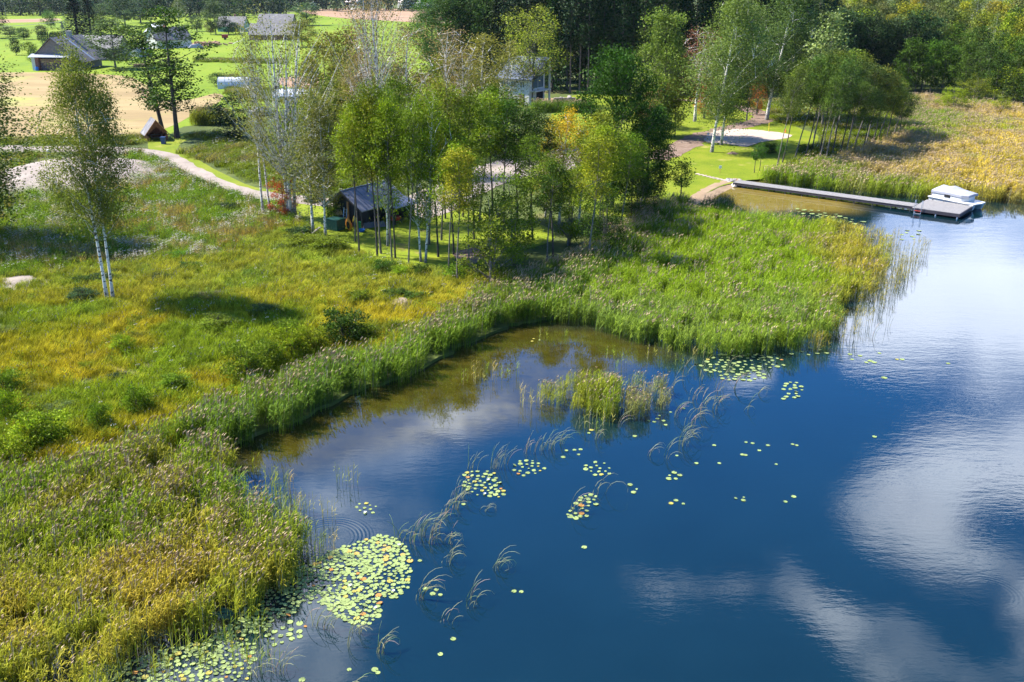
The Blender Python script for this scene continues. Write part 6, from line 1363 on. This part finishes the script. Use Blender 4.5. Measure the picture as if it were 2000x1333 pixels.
def lilies(poly, spacing, label, size=.125, seed=1, warm=.12, flowers=0, maxn=300, keep=1.0, dens=None):
    W_ = wpoly(poly); P = np.array(W_); rr = random.Random(seed); x0, y0 = P.min(0); x1, y1 = P.max(0); pts = []; cell = {}
    tries = int((x1 - x0) * (y1 - y0) / spacing ** 2 * 14)
    X = np.array([rr.uniform(x0, x1) for _ in range(tries)]); Y = np.array([rr.uniform(y0, y1) for _ in range(tries)]); ins = inpoly(X, Y, P)
    for x, y, k in zip(X, Y, ins):
        if not k or rr.random() > keep: continue
        if dens and rr.random() > dens(x, y): continue
        g = (int(x / spacing), int(y / spacing)); ok = True
        for i in (-1, 0, 1):
            for j in (-1, 0, 1):
                for (a, b) in cell.get((g[0] + i, g[1] + j), ()):
                    if (a - x) ** 2 + (b - y) ** 2 < spacing ** 2: ok = False
        if ok: cell.setdefault(g, []).append((x, y)); pts.append((x, y))
    c = G(*np.mean(np.array(poly), 0)); e = empty('water_lily', c, 0, label, 'water lily', 'water lilies on the lake')
    pts.sort(key=lambda p: p[1])
    for i, (x, y) in enumerate(pts[:maxn]):
        s = size * rr.uniform(.5, 1.15); tilt = (rr.gauss(0, .05), rr.gauss(0, .05)) if rr.random() < .9 else (rr.uniform(-.4, .4), rr.uniform(-.4, .4))
        link('lily_leaf', rr.choice(PADS), e, (x - c.x, y - c.y, .012 + rr.random() * .018), (tilt[0], tilt[1], rr.uniform(0, 6.28)), (s, s, s), padcol(rr, warm))
    rest = pts[maxn:]
    if rest:
        for ci, cc in enumerate([(.27, .315, .115), (.42, .29, .08)]):
            V, F = [], []
            for j, (x, y) in enumerate(rest):
                if (j % 9 == 0) != (ci == 1): continue
                s = size * rr.uniform(.62, 1.2); me = rr.choice(PADS); rt = Matrix.Rotation(rr.uniform(0, 6.28), 3, 'Z'); b = len(V); zz = .012 + rr.random() * .018
                for v in me.vertices: q = rt @ (v.co * s); V.append((q.x + x - c.x, q.y + y - c.y, q.z + zz))
                F += [tuple(k + b for k in p.vertices) for p in me.polygons]
            me = bpy.data.meshes.new('lily_leaves'); me.from_pydata(V, [], F); me.materials.append(M['pad']); tag(link('lily_leaves', me, e, color=cc), kind='stuff')
    for i in range(flowers):
        x, y = rr.choice(pts); link('flower', FLOWER, e, (x - c.x, y - c.y, .04))
    return pts
lilies([(745, 1045), (775, 1052), (798, 1075), (802, 1105), (800, 1145), (775, 1168), (738, 1165), (745, 1195), (728, 1218), (700, 1226), (660, 1205), (640, 1185), (590, 1175), (560, 1160), (548, 1120), (565, 1100), (610, 1105), (640, 1078), (690, 1062)], .195, 'largest patch of water lilies, dense and round, right of the ring ripple', .135, 1, .15, 4)
lilies([(480, 1190), (520, 1160), (548, 1125), (560, 1160), (590, 1178), (570, 1200), (530, 1215), (515, 1235), (490, 1240), (460, 1225)], .195, 'patch of water lilies between near reeds and the largest patch', .13, 2, .12)
lilies([(225, 1320), (260, 1288), (330, 1268), (400, 1255), (450, 1222), (480, 1232), (498, 1260), (498, 1290), (485, 1333), (470, 1390), (200, 1400)], .2, 'large patch of water lilies at the lower edge before the near reeds', .13, 3, .22, 0)
lilies([(518, 1240), (545, 1222), (585, 1210), (600, 1218), (590, 1245), (560, 1255), (540, 1262), (520, 1255)], .3, 'loose water lilies right of the lower patch', .13, 4, .05)
lilies([(905, 925), (935, 918), (965, 920), (975, 940), (985, 960), (982, 972), (945, 972), (920, 965), (905, 950)], .27, 'round water lily patch in the middle of the picture, orange tinged', .135, 5, .35, 2)
lilies([(998, 913), (1015, 900), (1045, 897), (1065, 915), (1062, 922), (1025, 930), (1003, 926)], .32, 'water lily patch left of the pair north of the arched rushes', .125, 6, .2)
lilies([(1136, 910), (1150, 903), (1185, 902), (1192, 918), (1190, 928), (1155, 930), (1142, 922)], .32, 'water lily patch above the arched rushes', .125, 7, .2)
lilies([(1125, 975), (1150, 965), (1170, 970), (1168, 985), (1145, 990), (1150, 1008), (1130, 1015), (1103, 1008), (1118, 995)], .27, 'water lily patch beside the large arched rushes', .14, 8, .2)
lilies([(1358, 712), (1400, 694), (1470, 692), (1532, 702), (1530, 716), (1480, 722), (1500, 738), (1460, 745), (1415, 742), (1385, 728)], .42, 'wide pale water lily patch before the front edge of the green reed bed', .17, 9, .05, 0, 300)
lilies([(1522, 755), (1548, 744), (1575, 757), (1560, 768), (1562, 780), (1530, 780), (1535, 768)], .36, 'small water lily patch in the blue water right of the wide pale patch', .15, 10, .02)
lilies([(1300, 928), (1320, 923), (1340, 932), (1325, 940), (1305, 938)], .36, 'little group of water lily leaves in open water, above the row of five', .14, 11, .1)
lilies([(1304, 980), (1320, 976), (1340, 981), (1338, 986), (1310, 986)], .33, 'row of about five water lily leaves in open water', .14, 12, .3)
lilies([(1228, 948), (1240, 944), (1250, 960), (1236, 964)], .36, 'few water lily leaves right of the patch above the arched rushes', .14, 13, .05)
lilies([(1434, 972), (1452, 968), (1454, 978), (1438, 981)], .3, 'four water lily leaves alone in the blue water', .12, 14, .05)
lilies([(690, 988), (712, 982), (735, 990), (733, 1008), (712, 1006), (700, 998)], .3, 'small water lily group above the ring ripple', .11, 15, .05, 1)
lilies([(1555, 408), (1600, 412), (1660, 425), (1690, 432), (1680, 440), (1600, 428), (1560, 418)], .75, 'pale water lily strip in the channel below the jetty', .3, 16, .0)
lilies([(1640, 455), (1720, 462), (1770, 448), (1800, 450), (1790, 470), (1700, 472)], 1.0, 'pale water lily strip at the outer tip of the green reed bed', .3, 17, .0, keep=.5)
lilies([(1380, 690), (1420, 694), (1560, 690), (1600, 672), (1620, 690), (1500, 704)], .6, 'floating leaves in the shade under the front of the green reed bed', .16, 18, .0, keep=.5)
lilies([(1035, 662), (1062, 660), (1060, 668), (1040, 668)], .5, 'few yellow leaves on the brown water at the head of the bay', .16, 19, .5)
single = [(831, 1150), (845, 1160), (860, 1162), (852, 1152), (1004, 1155), (1018, 1156), (885, 1248), (732, 1308), (738, 1314), (590, 1328), (682, 1308), (860, 1278), (1141, 1069), (1100, 893), (1122, 879), (1134, 878), (1130, 888), (1106, 880), (1155, 840), (1150, 846), (1240, 852), (1268, 822), (1278, 824), (1288, 812), (1284, 818), (1300, 830),
          (1457, 864), (1470, 866), (1483, 880), (1456, 889), (1450, 888), (1516, 907), (1548, 868), (1556, 870), (1708, 853), (1727, 738), (1852, 710), (1660, 692), (1680, 695), (1700, 705), (1708, 708), (1692, 708), (1752, 702), (1762, 702), (1718, 690), (1664, 702), (1550, 970), (1534, 980), (1405, 905), (1322, 890), (1296, 822), (1260, 790), (1335, 798), (1310, 805), (1040, 905), (905, 985), (1360, 905), (1500, 870), (1395, 870), (820, 1095)]
for i, (px, py) in enumerate(sorted(single)):
    rr = random.Random(i); s = .13 * rr.uniform(.7, 1.1) * (1 + .4 * (py < 760)); o = link('lily_pad', PADS[i % 6], None, tuple(G(px, py, .015)), (0, 0, rr.uniform(0, 6)), (s, s, s), padcol(rr, .05))
    tag(o, f'single small lily leaf alone on the open water, {ordn(i)} of these from the left', 'lily pad', 'single lily leaves on the open water')

M['rush'] = plain('rush_stem', (.27, .27, .13), .6, .3, 6, spec=.2); M['rush_green'] = plain('green_rush_stem', (.12, .19, .045), .5, .3, 6, spec=.5); M['rush_tan'] = plain('withered_rush_stem', (.36, .24, .17), .6, .3, 6)
def rush(px, py, n, L, bend, spread, az, label, seed, mix=.3):
    rr = random.Random(seed); e = None; mbs = {'rush': MB(), 'rush_green': MB(), 'rush_tan': MB()}
    for i in range(n):
        a = az + rr.gauss(0, spread); l = L * rr.uniform(.55, 1.05) * .92; b = bend * rr.uniform(.5, 2.1); ang = math.pi / 2 - rr.uniform(0, .25); p = Vector((rr.gauss(0, .13), rr.gauss(0, .1), -.3)); pts = [p.copy()]; m_ = 7
        for k in range(m_):
            ang -= b * (k / m_) ** 1.2 * .62; p = p + Vector((math.cos(a) * math.cos(ang), math.sin(a) * math.cos(ang), math.sin(ang))) * (l / m_ + .04); p.z = max(p.z, -.02) if k > 2 else p.z; pts.append(p.copy())
        key = 'rush' if rr.random() > mix else rr.choice(['rush_green', 'rush_tan']); mbs[key].tube(pts, [.012] * 4 + [.011, .010, .009, .006], 3, cap=False)
    mats = [M[k] for k in mbs]; q = MB()
    for mi, k in enumerate(mbs): q.add(mbs[k].v, mbs[k].f, mi)
    o = q.build('rush_clump', mats, None, G(px, py, 0), smooth=True); tag(o, label, 'rush clump', 'clumps of arching rushes in the lake')
rl = [(1120, 1000, 10, 1.9, 1.0, .3, .3), (1168, 965, 6, 2.2, .9, .4, .2), (968, 1112, 12, 1.9, 1.15, .35, .25), (873, 1100, 11, 1.7, 1.1, .4, .2), (876, 1060, 12, 1.5, .9, .5, .1), (920, 1172, 9, 1.5, .7, .6, .3), (916, 1188, 5, 1.3, 1.1, .3, .3), (870, 1218, 7, 1.3, .8, .4, .3), (742, 1272, 16, 1.8, .9, .7, .2), (700, 1235, 9, 1.5, .7, .6, .1), (678, 1262, 7, 1.5, .5, .6, 0), (640, 1228, 14, 1.5, .6, .7, .2), (615, 1222, 12, 1.5, .6, .7, .2),
      (545, 1315, 12, 1.6, .8, .8, .3), (500, 1322, 12, 1.7, .6, 1., .2), (820, 1170, 13, 2.2, 1.2, .35, .3), (688, 1340, 5, 1.2, 1.0, .6, .3), (778, 1055, 12, 1.6, .45, .8, .2), (800, 1058, 13, 1.7, .5, .7, .2), (822, 1048, 14, 1.8, .5, .7, .2), (838, 1062, 12, 1.6, .8, .6, .2), (850, 1040, 14, 1.8, .5, .7, .2), (868, 1010, 12, 1.7, .6, .6, .2), (885, 995, 11, 1.7, .6, .6, .2), (905, 965, 11, 1.6, .6, .6, .2), (920, 915, 9, 1.6, .4, .6, .2), (965, 915, 16, 1.9, .45, .6, .2), (990, 905, 6, 1.5, .4, .5, .2),
      (945, 998, 6, 1.5, 1.0, .5, .2), (890, 975, 10, 1.5, .5, .7, .2), (1025, 885, 8, 1.5, .4, .6, .2), (1045, 885, 6, 1.4, .4, .6, .2), (1060, 880, 10, 1.7, .7, .6, .2), (1075, 878, 13, 1.8, .7, .6, .1), (1095, 868, 9, 1.7, .7, .6, .1), (1130, 835, 6, 1.5, .6, .7, .2), (1165, 860, 8, 1.5, .7, .7, .2), (1210, 835, 6, 1.7, .7, .6, .2), (1262, 890, 7, 2.0, 1.0, .35, .25), (1300, 895, 7, 2.1, 1.15, .3, .2), (1330, 870, 16, 2.3, .9, .4, .2), (1345, 835, 14, 2.4, .9, .45, .2), (1320, 815, 10, 2.2, .8, .5, .2), (1370, 805, 13, 2.4, .9, .4, .2), (1398, 800, 12, 2.4, .95, .4, .2),
      (1355, 780, 9, 2.0, .8, .5, .2), (1400, 760, 8, 2.2, .7, .5, .2), (1430, 758, 8, 2.2, .8, .5, .1), (1370, 745, 8, 2.2, .6, .6, .2), (1310, 760, 8, 2.0, .5, .6, .2), (1335, 735, 8, 2.0, .4, .6, .2), (1245, 815, 9, 2.0, .6, .7, .2), (1420, 725, 6, 2.0, .5, .7, .2), (1455, 800, 4, 1.6, 1.2, .3, .2), (1480, 770, 3, 1.6, 1.0, .3, .1), (1705, 660, 3, 2.0, .6, .5, .1), (1735, 640, 3, 2.0, .4, .5, .1), (1655, 665, 5, 2.0, .3, .5, .2)]
for i, r_ in enumerate(sorted(rl, key=lambda q: q[0])):
    r_ = (r_[0], r_[1], max(3, int(r_[2] * .7)), *r_[3:])
    rush(*r_, f'clump of thin arching grey-green rushes in the water, {ordn(i)} rush clump from the left', i)
for i, (px, py) in enumerate([(560, 1175), (555, 1180), (566, 1172)]): pass

# air: far things fade a little towards blue
def haze(d):
    m, t = material('haze'); v = t.new('ShaderNodeVolumePrincipled'); v.inputs['Color'].default_value = (.78, .87, 1, 1); v.inputs['Density'].default_value = d; v.inputs['Anisotropy'].default_value = .2
    o = t.n.new('ShaderNodeOutputMaterial'); t.l.new(v.outputs[0], o.inputs['Volume'])
    tag(MB().box(-3600, 3600, -420, 4300, -1.6, 60).build('haze', m), kind='stuff')
haze(.00003)
